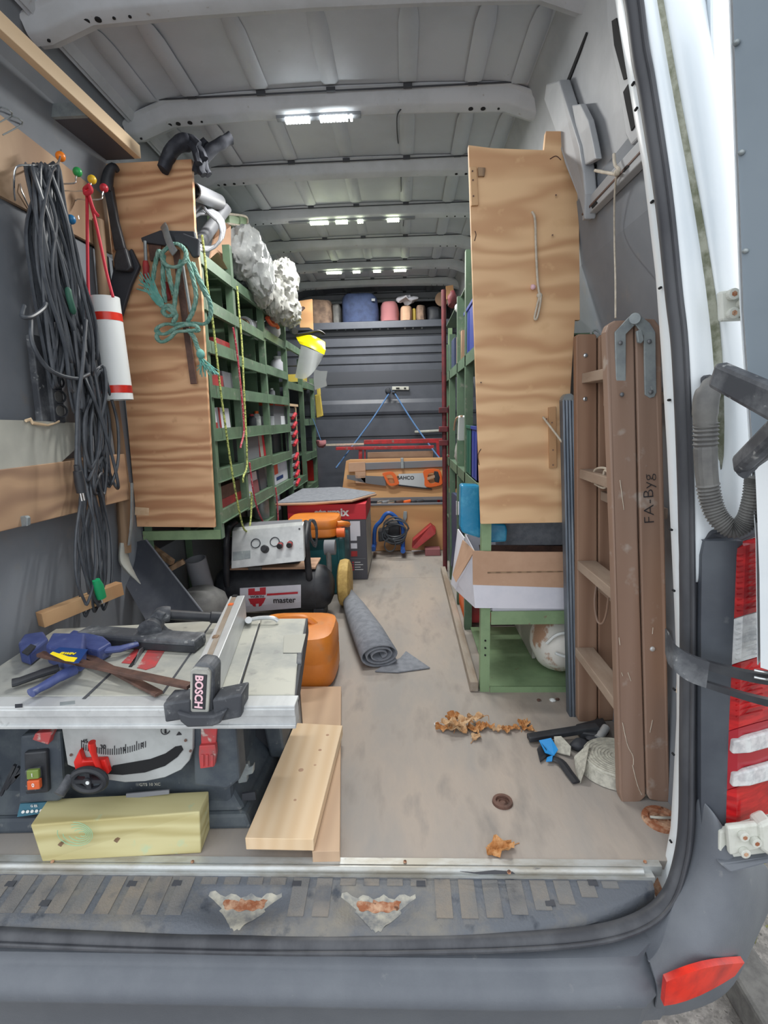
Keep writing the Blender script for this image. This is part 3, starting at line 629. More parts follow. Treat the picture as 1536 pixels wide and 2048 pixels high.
# ================= left side =================
t = thing('overhead_shelf_unit', 'overhead shelf with pale pine edge and dark underside, above the pegs', 'shelf', (-.72,.5,1.75))
obj('pine_edge', B().box8([(-.668,-.02,1.722),(-.645,-.02,1.722),(-.645,.945,1.752),(-.668,.945,1.752)], [(-.668,-.02,1.762),(-.645,-.02,1.762),(-.645,.945,1.792),(-.668,.945,1.792)]), M['pine'], t, bevel=.002)
obj('shelf_board', B().box8([(-.775,.685,1.742),(-.668,.685,1.742),(-.668,.945,1.752),(-.775,.945,1.752)], [(-.775,.685,1.758),(-.668,.685,1.758),(-.668,.945,1.768),(-.775,.945,1.768)]), M['boxgrey'], t)
obj('shelf_end_rail', B().box(-.768,-.668,.67,.684,1.742,1.775), M['steel'], t)
# tall plywood end panel
pts = [(-.798,.945,.515),(-.505,.945,.507),P(413,760,.945),P(400,540,.945),P(389,455,.945),P(383,318,.945),(-.772,.945,1.742)]
pan = obj('end_panel', B().prism([(p[0],.945,p[2]) for p in pts], (0,.018,0)), M['plyL'], bevel=.001); tag(pan, 'tall plywood panel with wavy grain closing the end of the left rack', 'panel')
obj('pale_patch', B().prism([(p.x,.9435,p.z) for p in (P(270,1014,.944),P(298,1016,.944),P(298,1031,.944),P(270,1030,.944))], (0,.002,0)), M['pineE'], pan)
# wire pegs with coloured balls
def peg(lab, px, py, wx, m, Y=None):
    c = PX(px, py, -.70)
    t = thing('wall_peg', lab, 'peg', c)
    obj('ball', B().ball(c, .0125, 16), M[m], t, smooth=True)
    e = PX(px-6, py+22, -.705); w = V((-.788, e.y+.005, e.z))
    obj('wire', B().tube(cr([c, c+(e-c)*.6, e, e*.5+w*.5, w, w+V((0,.006,-.05))], 4), .0021, 8), M['chrome'], t, smooth=True)
    return t
peg('wire peg with orange ball tip above the black cables', 121, 313, 0, 'ped')
peg('wire peg with green ball tip', 155, 344, 0, 'pgr')
peg('wire peg with yellow ball tip carrying the red cord', 184, 359, 0, 'pyl')
peg('wire peg with dark red ball tip beside the plywood panel', 208, 376, 0, 'prd')
peg('wire peg with blue ball tip, lowest of the coloured pegs', 142, 439, 0, 'pbl')
t = thing('wire_hook', 'large bent wire hook holding the black cable bundle', 'hook', PX(40,380,-.72))
obj('hook_wire', B().tube(cr([PX(30,400,-.78),PX(28,372,-.72),PX(32,335,-.70),PX(60,330,-.69),PX(112,330,-.69),PX(122,300,-.70)], 4), .0024, 8), M['chrome'], t, smooth=True)
obj('wall_wire', B().tube([PX(40,368,-.785),PX(43,382,-.78),PX(60,420,-.785)], .002, 8), M['chrome'], t, smooth=True)
for i, (px, py) in enumerate(((14,222),(35,240))):
    tag(obj('wall_hook', B().rope([PX(px-16,py-10,-.786),PX(px,py-4,-.77),PX(px+6,py,-.765),PX(px+10,py+4,-.77),PX(px+4,py+12,-.784),PX(px-30,py+30,-.786)], .0018), M['steel'], smooth=True), ['small empty wire hook high on the plywood strip','small empty wire hook just below the highest one'][i], 'hook')
# black cable coils
def coil(n, tx, bx, X, bl, br, jit=5, seed=1):
    rnd = random.Random(seed); pts = []
    for i in range(n):
        a = rnd.random(); k = rnd.random()
        T = (tx[0]+(tx[1]-tx[0])*a, tx[2]+rnd.uniform(-4,6)); Bo = (bx[0]+(bx[1]-bx[0])*k, bx[2]+rnd.uniform(-bx[3],bx[3]))
        w1 = bl*rnd.uniform(.3,1); w2 = br*rnd.uniform(.3,1); mx = [(T[0]*(1-s)+Bo[0]*s, T[1]*(1-s)+Bo[1]*s) for s in (.25,.5,.8)]
        x1 = X+rnd.uniform(-.03,.03); x2 = X+rnd.uniform(-.03,.03)
        q = [(T[0], T[1], X)] + [(m[0]+w2*s+rnd.uniform(-jit,jit), m[1], x1) for m, s in zip(mx, (.6,1,.8))] + [(Bo[0]+3, Bo[1], x1), (Bo[0]-4, Bo[1]-2, x2)] + [(m[0]-w1*s+rnd.uniform(-jit,jit), m[1], x2) for m, s in reversed(list(zip(mx, (.6,1,.8))))]
        pts += [PX(*p) for p in q]
    return pts
t = thing('extension_lead', 'big bundle of looped black cable hanging from the wire hook', 'cable', PX(120,800,-.70))
obj('cable_coil', B().tube(cr(coil(22, (50,112,330), (100,195,700,70), -.705, 30, 28, 7, 3), 5), .0048, 7), M['cable'], t, smooth=True)
obj('cable_coil', B().tube(cr(coil(11, (60,118,332), (140,214,770,50), -.685, 16, 22, 8, 5), 5), .0048, 7), M['cable'], t, smooth=True)
obj('cable_tie_loop', B().rope([PX(62,640,-.67),PX(66,690,-.66),PX(100,740,-.655),PX(150,757,-.655),PX(178,748,-.66)], .005), M['cable'], t, smooth=True)
obj('cable_end', B().rope([PX(172,640,-.66),PX(165,730,-.65),PX(156,800,-.65),PX(154,870,-.65),PX(153,930,-.65)], .0052), M['cable'], t, smooth=True)
c0, c1 = PX(153,930,-.65), PX(163,985,-.65)
pg = obj('plug', B().tube([c0, c0*.8+c1*.2, c0*.78+c1*.22, c0*.4+c1*.6, c1], [.007,.008,.011,.013,.012], 14), M['black'], t, smooth=True)
obj('pin', B().tube([c1+V((0,-.005,0)), c1+V((.001,-.004,-.022))], .0022, 8), M['chrome'], pg)
obj('pin', B().tube([c1+V((0,.006,0)), c1+V((.001,.007,-.022))], .0022, 8), M['chrome'], pg)
t = thing('extension_lead', 'middle black cable coil hanging over the pale board edge', 'cable', PX(190,1010,-.70))
obj('cable_coil', B().tube(cr(coil(11, (145,205,735), (175,236,960,30), -.69, 26, 24, 5, 8), 5), .0046, 7), M['cable'], t, smooth=True)
obj('knot', B().rope([PX(48,612,-.69),PX(44,632,-.67),PX(62,634,-.66),PX(86,618,-.66),PX(92,606,-.66)], .0050), M['cable'], t, smooth=True)
t = thing('extension_lead', 'lowest black cable coil ending in a green plug', 'cable', PX(195,1230,-.70))
obj('cable_coil', B().tube(cr(coil(8, (160,222,940), (170,215,1208,20), -.70, 30, 28, 3, 11), 5), .0040, 7), M['cable'], t, smooth=True)
obj('green_plug', B().tube([PX(192,1160,-.665),PX(196,1172,-.665),PX(203,1195,-.665)], [.010,.0145,.013], 14), M['plug'], t, smooth=True)
obj('plug_pin', B().tube([PX(202,1192,-.665),PX(205,1206,-.665)], .0025, 8), M['chrome'], t)
obj('green_plug_wrap', B().tube(cr([PX(135,575,-.655),PX(140,600,-.652),PX(148,628,-.655)],4), [.004]+[.008]*7+[.004], 10), mat('dk_green', sr(44,92,76), .6), t, smooth=True)
# power strip
t = thing('power_strip', 'grey power strip with round sockets half hidden by cables', 'power strip', PX(90,845,-.77))
a, c = PX(72,672,-.765), PX(92,846,-.765)
obj('body', B().beam(a, c, .02, .055, up=(0,1,0)), M['blackdust'], t, bevel=.003)
obj('socket_face', B().beam(a+V((.012,.030,0)), c+V((.012,.030,0)), .02, .045, up=(0,1,0)), M['blackdust'], t, bevel=.003)
for k in range(5):
    q = a.lerp(c, .18+.17*k)+V((.022,.03,0)); o = obj('socket_rim', B().pipe(q, q+V((.006,-.004,0)), .0185, .003, 20), M['black'], t, smooth=True)
    obj('socket_well', B().cyl(q+V((.0,0,0)), q+V((.002,0,0)), .0155, 18), M['conduit'], o)
# wall ledge and pale board
t = thing('wall_ledge', 'weathered wooden board fixed along the left wall below the cables', 'board', (-.76,.4,.645))
obj('board', B().box8([(-.80,-.02,.665),(-.725,-.02,.665),(-.735,.80,.64),(-.80,.80,.64)], [(-.80,-.02,.80),(-.725,-.02,.80),(-.735,.80,.795),(-.80,.80,.795)]), M['ledge'], t, bevel=.002)
obj('metal_clip', B().pxp([(10,1030),(18,1025),(26,1030),(28,1056),(12,1056)], .27, .008), M['alud'], t, bevel=.001)
obj('metal_clip', B().pxp([(30,1034),(50,1032),(55,1036),(55,1052),(32,1055)], .28, .012), M['steel'], t, bevel=.002)
o = obj('panel_offcut', B().prism([PX(-20,839,-.742),PX(60,841,-.745),PX(120,844,-.748),PX(205,848,-.75),PX(124,923,-.735),PX(0,942,-.730),PX(-20,944,-.73)], (-.006,0,0)), M['panelw'])
tag(o, 'pale grey painted board offcut leaning on the wall ledge', 'board')
obj('torn_edge', B().tube([PX(50,842,-.740),PX(62,840,-.739),PX(66,846,-.739),PX(96,850,-.739),PX(110,846,-.739),PX(118,841,-.74)], .0035, 6).jig(.004,60), M['pine'], o)
# white barrel on red cord
t = thing('plastic_tube', 'white plastic tube with two red reflective bands hanging on red cord', 'tube', PX(235,802,-.66))
c0, c1 = P(207,596,.72), P(236,800,.72); R0 = .045
d = (c1-c0).normalized()
obj('tube_body', B().pipe(c0, c1, R0, .0035, 32), M['whitep'], t, smooth=True)
for f in (.155,.86): obj('red_band', B().pipe(c0+(c1-c0)*f, c0+(c1-c0)*(f+.075), R0+.0007, .001, 32), M['reflred'], t, smooth=True)
o = obj('red_cord', B().rope([P(182,612,.675), P(177,590,.675), P(175,500,.69), P(174,385,.71)], .0045), M['redrope'], t, smooth=True)
obj('red_cord', B().rope([P(226,594,.68), P(212,540,.69), P(195,460,.70), P(180,400,.71), P(176,380,.71)], .0045), M['redrope'], t, smooth=True)
obj('red_cord', B().rope([P(176,382,.70), P(184,410,.695), P(190,424,.69), P(197,432,.69)], .0045), M['redrope'], t, smooth=True)
obj('red_knot', B().rope([P(170,378,.70),P(178,372,.69),P(182,382,.69),P(172,388,.695),P(170,378,.70),P(180,370,.70)], .006), M['redrope'], t, smooth=True)
# long handled tool
t = thing('digging_tool', 'long wooden handle with steel straps and pointed steel end', 'tool', P(262,1168,.80))
obj('shaft', B().tube(cr([P(196,440,.86),P(206,560,.85),P(224,780,.83),P(240,900,.82),P(246,975,.82)], 4), [.017]*14+[.019,.02,.022], 14), M['handle'], t, smooth=True)
obj('lower_shaft', B().tube(cr([P(246,965,.82),P(248,1040,.81),P(250,1105,.80)], 4), [.022]*5+[.02]*4, 12), M['handle'], t, smooth=True)
obj('steel_strap', B().rope([P(264,966,.80),P(263,1040,.79),P(258,1090,.785)], .009, sx=.35), M['steel'], t, smooth=True)
obj('steel_point', B().tube(cr([P(248,1085,.80),P(248,1120,.79),P(262,1145,.78),P(281,1168,.775)], 4), [.02,.021,.022,.023,.024,.023,.021,.018,.016,.012,.008,.005,.002], 12, sx=.6), M['alud'], t, smooth=True)
# black hand shovel
t = thing('hand_shovel', 'black plastic shovel with long tapering handle against the plywood panel', 'shovel', P(255,625,.92))
obj('grip', B().tube(cr([P(236,342,.915),P(226,334,.90),P(217,348,.895),P(212,380,.895)], 4), [.008,.009,.011,.012,.013,.014,.015,.016,.017,.018,.019,.019,.019], 12), M['black'], t, smooth=True)
obj('shaft', B().pxp([(206,372),(222,368),(234,440),(250,500),(238,505),(228,500)], .895, .02), M['black'], t, bevel=.004)
obj('blade_socket', B().pxp([(232,495),(250,494),(262,535),(254,542),(228,540),(226,520)], .885, .03), M['black'], t, bevel=.006)
obj('blade', B().pxp([(228,530),(262,496),(279,532),(262,570),(243,632),(222,640),(212,600)], .915, .016), M['dark'], t, bevel=.004)
# gloves
for i, (pth, rr, fing, lab) in enumerate([
  ([P(326,340,.91),P(338,310,.92),P(360,288,.93),P(378,285,.94)], [.026,.030,.032,.030], [[P(374,282,.93),P(390,300,.93),P(398,328,.92)],[P(378,290,.94),P(398,296,.94),P(408,318,.93)],[P(370,280,.93),P(382,276,.93),P(398,290,.93)]], 'black work glove draped over the top of the plywood panel'),
  ([P(462,276,.99),P(445,285,.98),P(420,302,.97),P(400,322,.96)], [.026,.028,.030,.034], [[P(402,310,.96),P(396,330,.95),P(392,345,.95)],[P(408,320,.96),P(412,340,.96),P(418,350,.96)],[P(400,300,.97),P(405,288,.97),P(412,280,.97)],[P(405,325,.95),P(402,340,.94),P(408,350,.94)]], 'black work glove pointing up behind the plywood panel edge')]):
    t = thing('work_glove', lab, 'glove', pth[0], 'work gloves')
    k = len(cr(pth, 4)); rs = [rr[min(int(j/4), 3)] for j in range(k)]
    obj('glove_body', B().tube(cr(pth, 4), rs, 14, sx=.62).jig(.004, 40), M['glove'], t, smooth=True)
    for f in fing: obj('finger', B().rope(f, .0125, 4, 8).jig(.003, 50), M['glove'], t, smooth=True)
# clamp and teal rope on the panel
t = thing('screw_clamp', 'rusty brown steel bar clamp hung on the plywood panel', 'clamp', P(388,768,.925))
obj('bar', B().beam(P(352,500,.93), P(388,768,.93), .022, .010, up=(0,1,0)), M['brown'], t, bevel=.001)
obj('jaw', B().pxp([(281,475),(320,460),(388,462),(392,486),(352,482),(340,492),(284,484)], .92, .02), M['dark'], t, bevel=.003)
obj('swivel_arm', B().pxp([(345,470),(366,466),(398,478),(396,512),(384,514),(372,492),(350,484)], .905, .018), M['dark'], t, bevel=.004)
obj('screw', B().cyl(P(290,482,.915), P(292,525,.915), .0055, 10), M['steel'], t)
obj('red_grip', B().tube([P(291,522,.91),P(292,532,.91),P(293,566,.91)], [.008,.011,.009], 12), M['redd'], t, smooth=True)
obj('back_plate', B().pxp([(296,488),(322,486),(322,520),(300,522)], .932, .008), M['brown'], t, bevel=.002)
obj('small_bar', B().beam(P(364,520,.925), P(381,625,.925), .006, .012, up=(0,1,0)), M['steel'], t)
t = thing('screw_clamp', 'second clamp with red grip behind the teal rope', 'clamp', P(336,600,.93))
obj('red_grip', B().tube([P(330,565,.925),P(334,585,.925),P(339,600,.925)], [.009,.011,.008], 12), M['redd'], t, smooth=True)
obj('thread_rod', B().cyl(P(322,520,.93), P(331,568,.93), .004, 8), M['steel'], t)
t = thing('steel_hook', 'grey bent steel strap hook holding the teal rope', 'hook', P(340,515,.88))
obj('strap', B().tube(cr([P(326,450,.935),P(330,458,.90),P(335,475,.885),P(343,495,.875),P(350,506,.87)], 4), .013, 8, sx=.18, up0=(0,1,0)), M['steel'], t, smooth=True)
t = thing('rope', 'coiled teal rope tied in knots with frayed ends', 'rope', P(350,690,.90))
D = .89
def rp(name, pts, r=.0080, m='tealrope'):
    pp = cr([P(x, y, Y) for x, y, Y in pts], 7); b = B()
    # three twisted strands
    for s in range(3):
        q = []
        for i, p in enumerate(pp):
            a = i*.75+s*2.094; q.append(p+V((math.cos(a)*r*.42, math.sin(a)*r*.42, math.sin(a)*r*.1)))
        b.tube(q, r*.62, 6)
    return obj(name, b, M[m], t, smooth=True)
rp('rope_ring', [(346,492,D),(325,505,.875),(330,528,.87),(350,534,.868),(368,524,.872),(372,505,.88),(360,490,.89),(345,488,.895),(330,500,.90)])
rp('strand', [(318,500,D),(310,530,.895),(306,560,.90)]); rp('strand', [(327,510,.88),(326,560,.885),(330,605,.89)])
rp('strand', [(334,530,.88),(340,560,.885),(348,590,.89)]); rp('strand', [(362,520,.88),(354,570,.88),(348,620,.885),(350,640,.885)])
rp('strand', [(372,510,.885),(384,550,.885),(392,590,.885),(386,622,.885),(376,642,.882)]); rp('strand', [(385,525,.9),(398,560,.9),(412,592,.9)])
rp('strand', [(392,545,.9),(412,585,.895),(421,610,.895),(420,635,.893),(408,648,.89),(385,646,.885),(352,648,.88)])
rp('knot', [(322,612,.885),(340,620,.875),(348,628,.872),(335,632,.872),(326,622,.875),(338,610,.875),(352,630,.878),(346,645,.88)], .0085)
rp('bow_loop', [(350,650,.88),(332,648,.875),(316,655,.872),(314,664,.87),(330,668,.868),(352,656,.87),(372,650,.872),(392,652,.875),(396,662,.875),(375,660,.872)])
rp('bow_loop', [(316,662,.87),(314,676,.87),(324,684,.87),(340,676,.87),(352,664,.868),(374,662,.868),(390,660,.87)])
rp('tail', [(376,660,.872),(388,675,.875),(394,692,.88),(400,706,.88)])
b = B(); rnd = random.Random(4)
for i in range(26):
    b.rope([P(400,712,.88), P(406+rnd.uniform(-6,10),725,.875+rnd.uniform(-.01,.01)), P(400+rnd.uniform(-8,40),732+rnd.uniform(0,22),.875+rnd.uniform(-.015,.015))], .0016, 3, 4)
for i in range(26):
    b.rope([P(330,618,.88), P(310+rnd.uniform(-8,8),592+rnd.uniform(-6,8),.875), P(285+rnd.uniform(-12,22),558+rnd.uniform(-14,26),.875)], .0018, 3, 4)
obj('frayed_end', b, M['tealfray'], t)['kind'] = 'stuff'
obj('rope_end_knot', B().ball(P(401,708,.875), .014, 12, (1,1,1.2)), M['tealfray'], t, smooth=True)
# ---------- left green rack ----------
t = thing('shelving_rack', 'long green steel shelving rack along the left wall', 'shelf', (-.65,2.1,0)); rackL = t
PY_ = [.985,1.335,1.80,2.30,2.78,3.24]
for i, y in enumerate(PY_):
    top = [1.46,1.60,1.56,1.46,1.30,1.20][i]
    for x, sx in ((-.492,-1),(-.79,1)):
        bz = (.455 if i == 0 else .50 if i == 1 else 0) if x > -.6 else 0
        obj('post', B().prism([(x,y-.004,bz),(x,y+.026,bz),(x+sx*.003,y+.026,bz),(x+sx*.003,y-.001,bz),(x+sx*.03,y-.001,bz),(x+sx*.03,y-.004,bz)], (0,0,top-bz)), M['green'], t)
SZ = {0:[1.475,1.325,1.18,1.022,.865,.71,.555],1:[1.475,1.325,1.165,1.022,.865,.71,.545,.385],2:[1.475,1.345,1.17,1.022,.862,.70,.53],3:[1.36,1.12,.50],4:[1.15,.89,.64,.40]}
for i in range(5):
    for z in SZ[i]:
        y0, y1 = PY_[i]+.004, PY_[i+1]-.006
        obj('shelf', B().box(-.80,-.497,y0,y1,z-.004,z).box(-.4985,-.4925,y0,y1,z-.04,z+.004).box(-.50,-.485,y0,y1,z-.043,z-.040), M['green'], t)
obj('shelf', B().box(-.795,-.497,.975,.99,.455,.49), M['greenl'], t)
for i in range(1,4): obj('divider', B().box(-.80,-.55,PY_[i]+.03,PY_[i]+.034,.5,1.45), M['green'], t)
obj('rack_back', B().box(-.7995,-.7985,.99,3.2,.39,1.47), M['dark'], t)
# things on the left rack
def item(name, lab, cat, px0, px1, yb, h, z, m, X=-.52, dx=.12, lean=0, parts=(), grp=None):
    y0 = PX(px0, yb, X).y; y1 = PX(px1, yb, X).y
    y0 = max(y0, .99); y1 = max(y1, y0+.02)
    t = thing(name, lab, cat, (X-dx/2, (y0+y1)/2, z), grp)
    lz = lean
    A = [(X-dx,y0,z+.001),(X,y0,z+.001),(X,y1,z+.001),(X-dx,y1,z+.001)]; C = [(a[0], a[1]-lz, a[2]+h) for a in A]
    obj('carton', B().box8(A, C), M[m], t, bevel=.001)
    for (u0, u1, v0, v1, mm) in parts:   # printed label areas on front face
        q = lambda u, v: V((X+.0008, y0+(y1-y0)*u-lz*v, z+h*v+.001))
        obj('label', B().prism([q(u0,v0),q(u1,v0),q(u1,v1),q(u0,v1)], (.0006,0,0)), M[mm], t)
        q2 = lambda u, v: V((X-dx+dx*u, y0-lz*v-.0014, z+h*v+.001))
        obj('side_label', B().prism([q2(u0,v0),q2(u1,v0),q2(u1,v1),q2(u0,v1)], (0,.0006,0)), M[mm], t)
    return t
item('carton', 'red and white carton nearest the plywood panel, fifth shelf', 'box', 415,424,857,.075,.865,'redd',parts=[(.5,1,.2,1,'cwhite')],grp='cartons on the left rack',lean=.01)
item('carton', 'white carton second from the panel, fifth shelf', 'box', 427,436,857,.08,.865,'cwhite',lean=.01,parts=[(0,1,.0,.3,'redd')],grp='cartons on the left rack')
item('carton', 'white and red carton third from the panel, fifth shelf', 'box', 440,449,857,.082,.865,'cwhite',lean=.012,parts=[(0,.4,.0,1,'redd')],grp='cartons on the left rack')
item('carton', 'white carton leaning at the end of the fifth shelf row', 'box', 452,462,857,.08,.865,'cwhite',lean=.012,grp='cartons on the left rack')
item('carton', 'white carton with orange corner beside the panel, sixth shelf', 'box', 418,436,940,.11,.71,'cwhite',lean=.03,parts=[(0,1,0,.45,'skin1'),(.3,.6,.6,.75,'wblue')],grp='cartons on the left rack')
item('carton', 'white upright carton edge beside the panel, lowest shelf', 'box', 424,432,1035,.10,.555,'cwhite',lean=.03,grp='cartons on the left rack')
item('carton', 'wide brown and dark red carton on the seventh shelf', 'box', 440,484,1005,.085,.555,'brown',dx=.2,parts=[(0,1,0,.4,'redd')],grp='cartons on the left rack')
item('carton', 'red carton beside the silver one, fourth shelf', 'box', 415,448,782,.05,1.022,'redd',grp='cartons on the left rack')
item('carton', 'silver grey carton leaning on the fourth shelf', 'box', 450,468,782,.07,1.022,'leadg',lean=.02,grp='cartons on the left rack')
item('carton', 'low dull red carton on the third shelf', 'box', 432,466,700,.035,1.18,'redd',grp='cartons on the left rack')
item('carton', 'grey carton in the middle bay, sixth shelf', 'box', 494,520,925,.12,.71,'leadg',dx=.18,grp='cartons on the left rack')
item('carton', 'pale carton leaning beside the grey one, sixth shelf', 'box', 522,532,912,.13,.71,'panelw',lean=.03,parts=[(.6,1,0,1,'bred')],grp='cartons on the left rack')
item('carton', 'white and pink carton in the middle bay, seventh shelf', 'box', 497,519,990,.105,.545,'cwhite',lean=.03,parts=[(.4,1,0,.6,'pink')],grp='cartons on the left rack')
item('carton', 'dark carton tucked behind the pink one, seventh shelf', 'box', 522,534,975,.11,.545,'boxgrey',lean=.03,grp='cartons on the left rack')
item('carton', 'large white carton with orange stripe and blue print, third bay', 'box', 551,577,968,.15,.53,'cwhite',lean=.02,dx=.16,parts=[(.0,.25,.4,1,'skin1'),(.1,.6,.15,.28,'wblue')],grp='cartons on the left rack')
item('carton', 'silver and orange carton in the third bay, fifth shelf', 'box', 549,574,850,.13,.862,'leadg',dx=.16,parts=[(.1,1,.85,1,'skin1'),(.5,1,.0,.4,'cwhite')],grp='cartons on the left rack')
item('carton', 'dark brown deep carton in the third bay, sixth shelf', 'box', 549,572,905,.12,.70,'boxgrey',X=-.56,grp='cartons on the left rack')
item('carton', 'white narrow carton in the middle bay, bottom shelf', 'box', 553,562,1020,.10,.385,'cwhite',X=-.51,lean=.02,grp='cartons on the left rack')
item('carton', 'silver narrow carton beside the white one, bottom shelf', 'box', 540,548,1035,.13,.385,'panelw',lean=.02,grp='cartons on the left rack')
item('carton', 'tan carton in the far bay of the left rack', 'box', 610,623,808,.11,1.12,'yellowd',X=-.55,grp='cartons on the left rack')
item('binder', 'red binder standing in the farthest bay', 'binder', 634,643,952,.16,.40,'red',X=-.50,grp='binders in the far bay')
item('binder', 'blue binder beside the red one in the farthest bay', 'binder', 644,652,948,.16,.40,'blue',X=-.50,grp='binders in the far bay')
item('carton', 'small dark red carton behind the red binder', 'box', 616,628,938,.10,.50,'redd',X=-.60,grp='cartons on the left rack')
def bottle(lab, px, yb, z, h, r, m, cap, X=-.55, grp='bottles on the left rack', name='bottle'):
    y = PX(px, yb, X).y; t = thing(name, lab, 'bottle', (X, y, z), grp)
    obj('body', B().lathe([(0,.001),(r*.95,.001),(r,.006),(r,h*.62),(r*.8,h*.75),(r*.45,h*.84)], (X,y,z), n=18), M[m], t, smooth=True)
    obj('cap', B().lathe([(r*.5,h*.83),(r*.5,h),(r*.3,h*1.01),(0,h*1.01)], (X,y,z), n=14), M[cap], t, smooth=True)
bottle('white plastic jar on the third shelf of the third bay', 556, 735, 1.17, .10, .045, 'cwhite', 'whitep', name='jar')
bottle('grey green bottle on the bottom shelf of the middle bay', 524, 1035, .385, .14, .04, 'steel', 'dark')
bottle('small orange topped bottle, fifth shelf of the middle bay', 515, 855, .865, .075, .02, 'glass', 'orangeh')
bottle('dark small bottle beside the orange topped one', 505, 858, .865, .06, .022, 'dark', 'redd')
bottle('small white topped bottle on the fourth shelf, third bay', 544, 790, 1.022, .05, .018, 'grey', 'whitep')
t = thing('paper_roll', 'pale grey roll lying on the second shelf', 'roll', (-.57,1.5,1.327))
obj('roll', B().pipe(PX(488,650,-.57), PX(524,668,-.57), .042, .012, 24), M['cwhite'], t, smooth=True); obj('core', B().pipe(PX(486,648,-.57), PX(524,667,-.57), .026, .004, 20), M['cardb'], t, smooth=True)
t = thing('white_bag', 'white plastic bag with orange glove poking out, second shelf', 'bag', PX(542,685,-.55))
obj('bag', B().ball(PX(542,660,-.56), .07, 16, (.8,.8,.85)).jig(.02,16), M['cwhite'], t, smooth=True)
for q in ([(536,630),(545,640),(556,655)],[(534,636),(542,648),(550,650)],[(540,628),(548,634),(554,642)]): obj('glove_finger', B().rope([PX(x,y,-.50) for x,y in q], .011, 3, 8), M['skin1'], t, smooth=True)
for i, (px, py) in enumerate(((505,780),(512,782),(445,625),(500,700),(592,735),(585,745))):
    c = PX(px, py, -.58); 
# red and black socket organiser
t = thing('screwdriver_rack', 'black strip with a column of red handled tools in the fourth bay', 'tool rack', PX(590,1000,-.49))
A = PX(582,812,-.492); Bq = PX(590,1000,-.492)
y0, y1 = PX(581,900,-.495).y, PX(598,900,-.495).y; z0, z1 = .52, .965
obj('backing', B().box(-.515,-.505,y0,y1,z0,z1), M['black'], t, bevel=.002)
obj('pale_lath', B().box(-.51,-.50,y1-.01,y1+.01,z0,z1+.01).box(-.51,-.495,y0-.03,y1+.05,z1+.01,z1+.025), M['pine'], t)
for k in range(8):
    z = z1-.05-k*.056-(.03 if k > 3 else 0); ym = (y0+y1)/2
    o = obj('tool_holder', B().box(-.505,-.490,y0+.01,y1-.02,z-.006,z+.014), M['grey'], t, bevel=.003)
    obj('red_handle', B().cyl((-.488,ym-.05,z-.012), (-.486,ym+.03,z+.012), .012, 10), M['bred'], o, smooth=True)
    obj('shank', B().cyl((-.486,ym+.03,z+.010), (-.49,ym+.07,z+.020), .004, 6), M['black'], o)
# yellow caulking tool
t = thing('yellow_tool', 'yellow long tool hanging at the far end of the left rack', 'tool', P(640,835,2.95))
obj('body', B().pxp([(629,790),(640,787),(646,832),(633,836)], 2.95, .03), M['yellowd'], t, bevel=.006)
obj('hanger', B().tube([P(637,776,2.96), (-.49,2.80,1.16)], .003, 6), M['steel'], t); obj('neck', B().pxp([(633,775),(640,775),(641,790),(634,790)], 2.95, .02), M['yellowd'], t, bevel=.004)
t = thing('pink_cloth', 'crumpled pink and dark cloth on the far bay', 'cloth', P(644,895,3.0)); obj('tie', B().tube([P(643,884,3.0), (-.485,3.1,.895)], .003, 6), M['bluec'], t); obj('cloth', B().ball(P(643,888,3.0), .045, 12, (1,1,.6)).jig(.03,20), M['pink'], t, smooth=True)
# board behind, face shield, visor films
tag(obj('wooden_board', B().pxp([(597,602),(624,598),(626,660),(618,655),(600,655)], 3.05, .02), M['plyB']), 'short wooden board standing at the far end of the rack top', 'board')
obj('knot', B().cyl(P(606,618,3.048), P(606,618,3.052), .018, 14), M['brown'], bpy.data.objects['wooden_board'])
t = thing('face_shield', 'yellow safety face shield with clear visor on the rack', 'face shield', P(615,770,2.3))
rows = []
for i in range(9):
    a = i/8; rows.append([P(592+58*a**.8, 672+18*math.sin(a*3.1)*.3+18*a, 2.3), P(600+50*a, 668+3*a+(-6)*math.sin(a*3.1), 2.36), P(606+42*a, 676+12*a, 2.42)])
rows = [[P(592+ (650-592)*a, 675+ (10*a)-9*math.sin(a*math.pi)-1, 2.36-.02*math.sin(a*3.14)), P(596+(651-596)*a, 682+18*a-3*math.sin(a*math.pi), 2.28-.04*math.sin(a*3.14)), P(600+(648-600)*a, 688+22*a-2*math.sin(a*math.pi), 2.27-.04*math.sin(a*3.14))] for a in [i/8 for i in range(9)]]
obj('brow_guard', B().grid(rows, (0,.008,0)), M['yellow'], t, smooth=True)
rows = [[P(602+(648-602)*a, 690+19*a, 2.27-.05*math.sin(a*3.14)), P(590+(640-590)*a, 755+15*math.sin(a*3.14)-30*a, 2.25-.06*math.sin(a*3.14))] for a in [i/8 for i in range(9)]]
obj('visor', B().grid(rows, (0,.003,0)), M['visor'], t, smooth=True)
obj('headband', B().rope([P(575,652,2.4),P(590,668,2.36),P(612,666,2.34),P(636,662,2.36),P(647,668,2.4)], .014, sx=.5), M['black'], t, smooth=True)
obj('knob', B().cyl(P(586,660,2.36), P(590,662,2.32), .02, 12), M['black'], t, smooth=True)
tag(obj('clear_sheet', B().grid([[P(628,738,2.75),P(640,742,2.75),P(655,742,2.75)],[P(627,760,2.75),P(640,765,2.75),P(652,760,2.75)],[P(630,780,2.75),P(641,776,2.75),P(654,772,2.75)]], (0,.003,0)).tube([P(629,740,2.75), (-.487,2.79,1.22)], .003, 6), M['visor'], smooth=True), 'bent clear plastic sheet hanging behind the face shield', 'sheet')
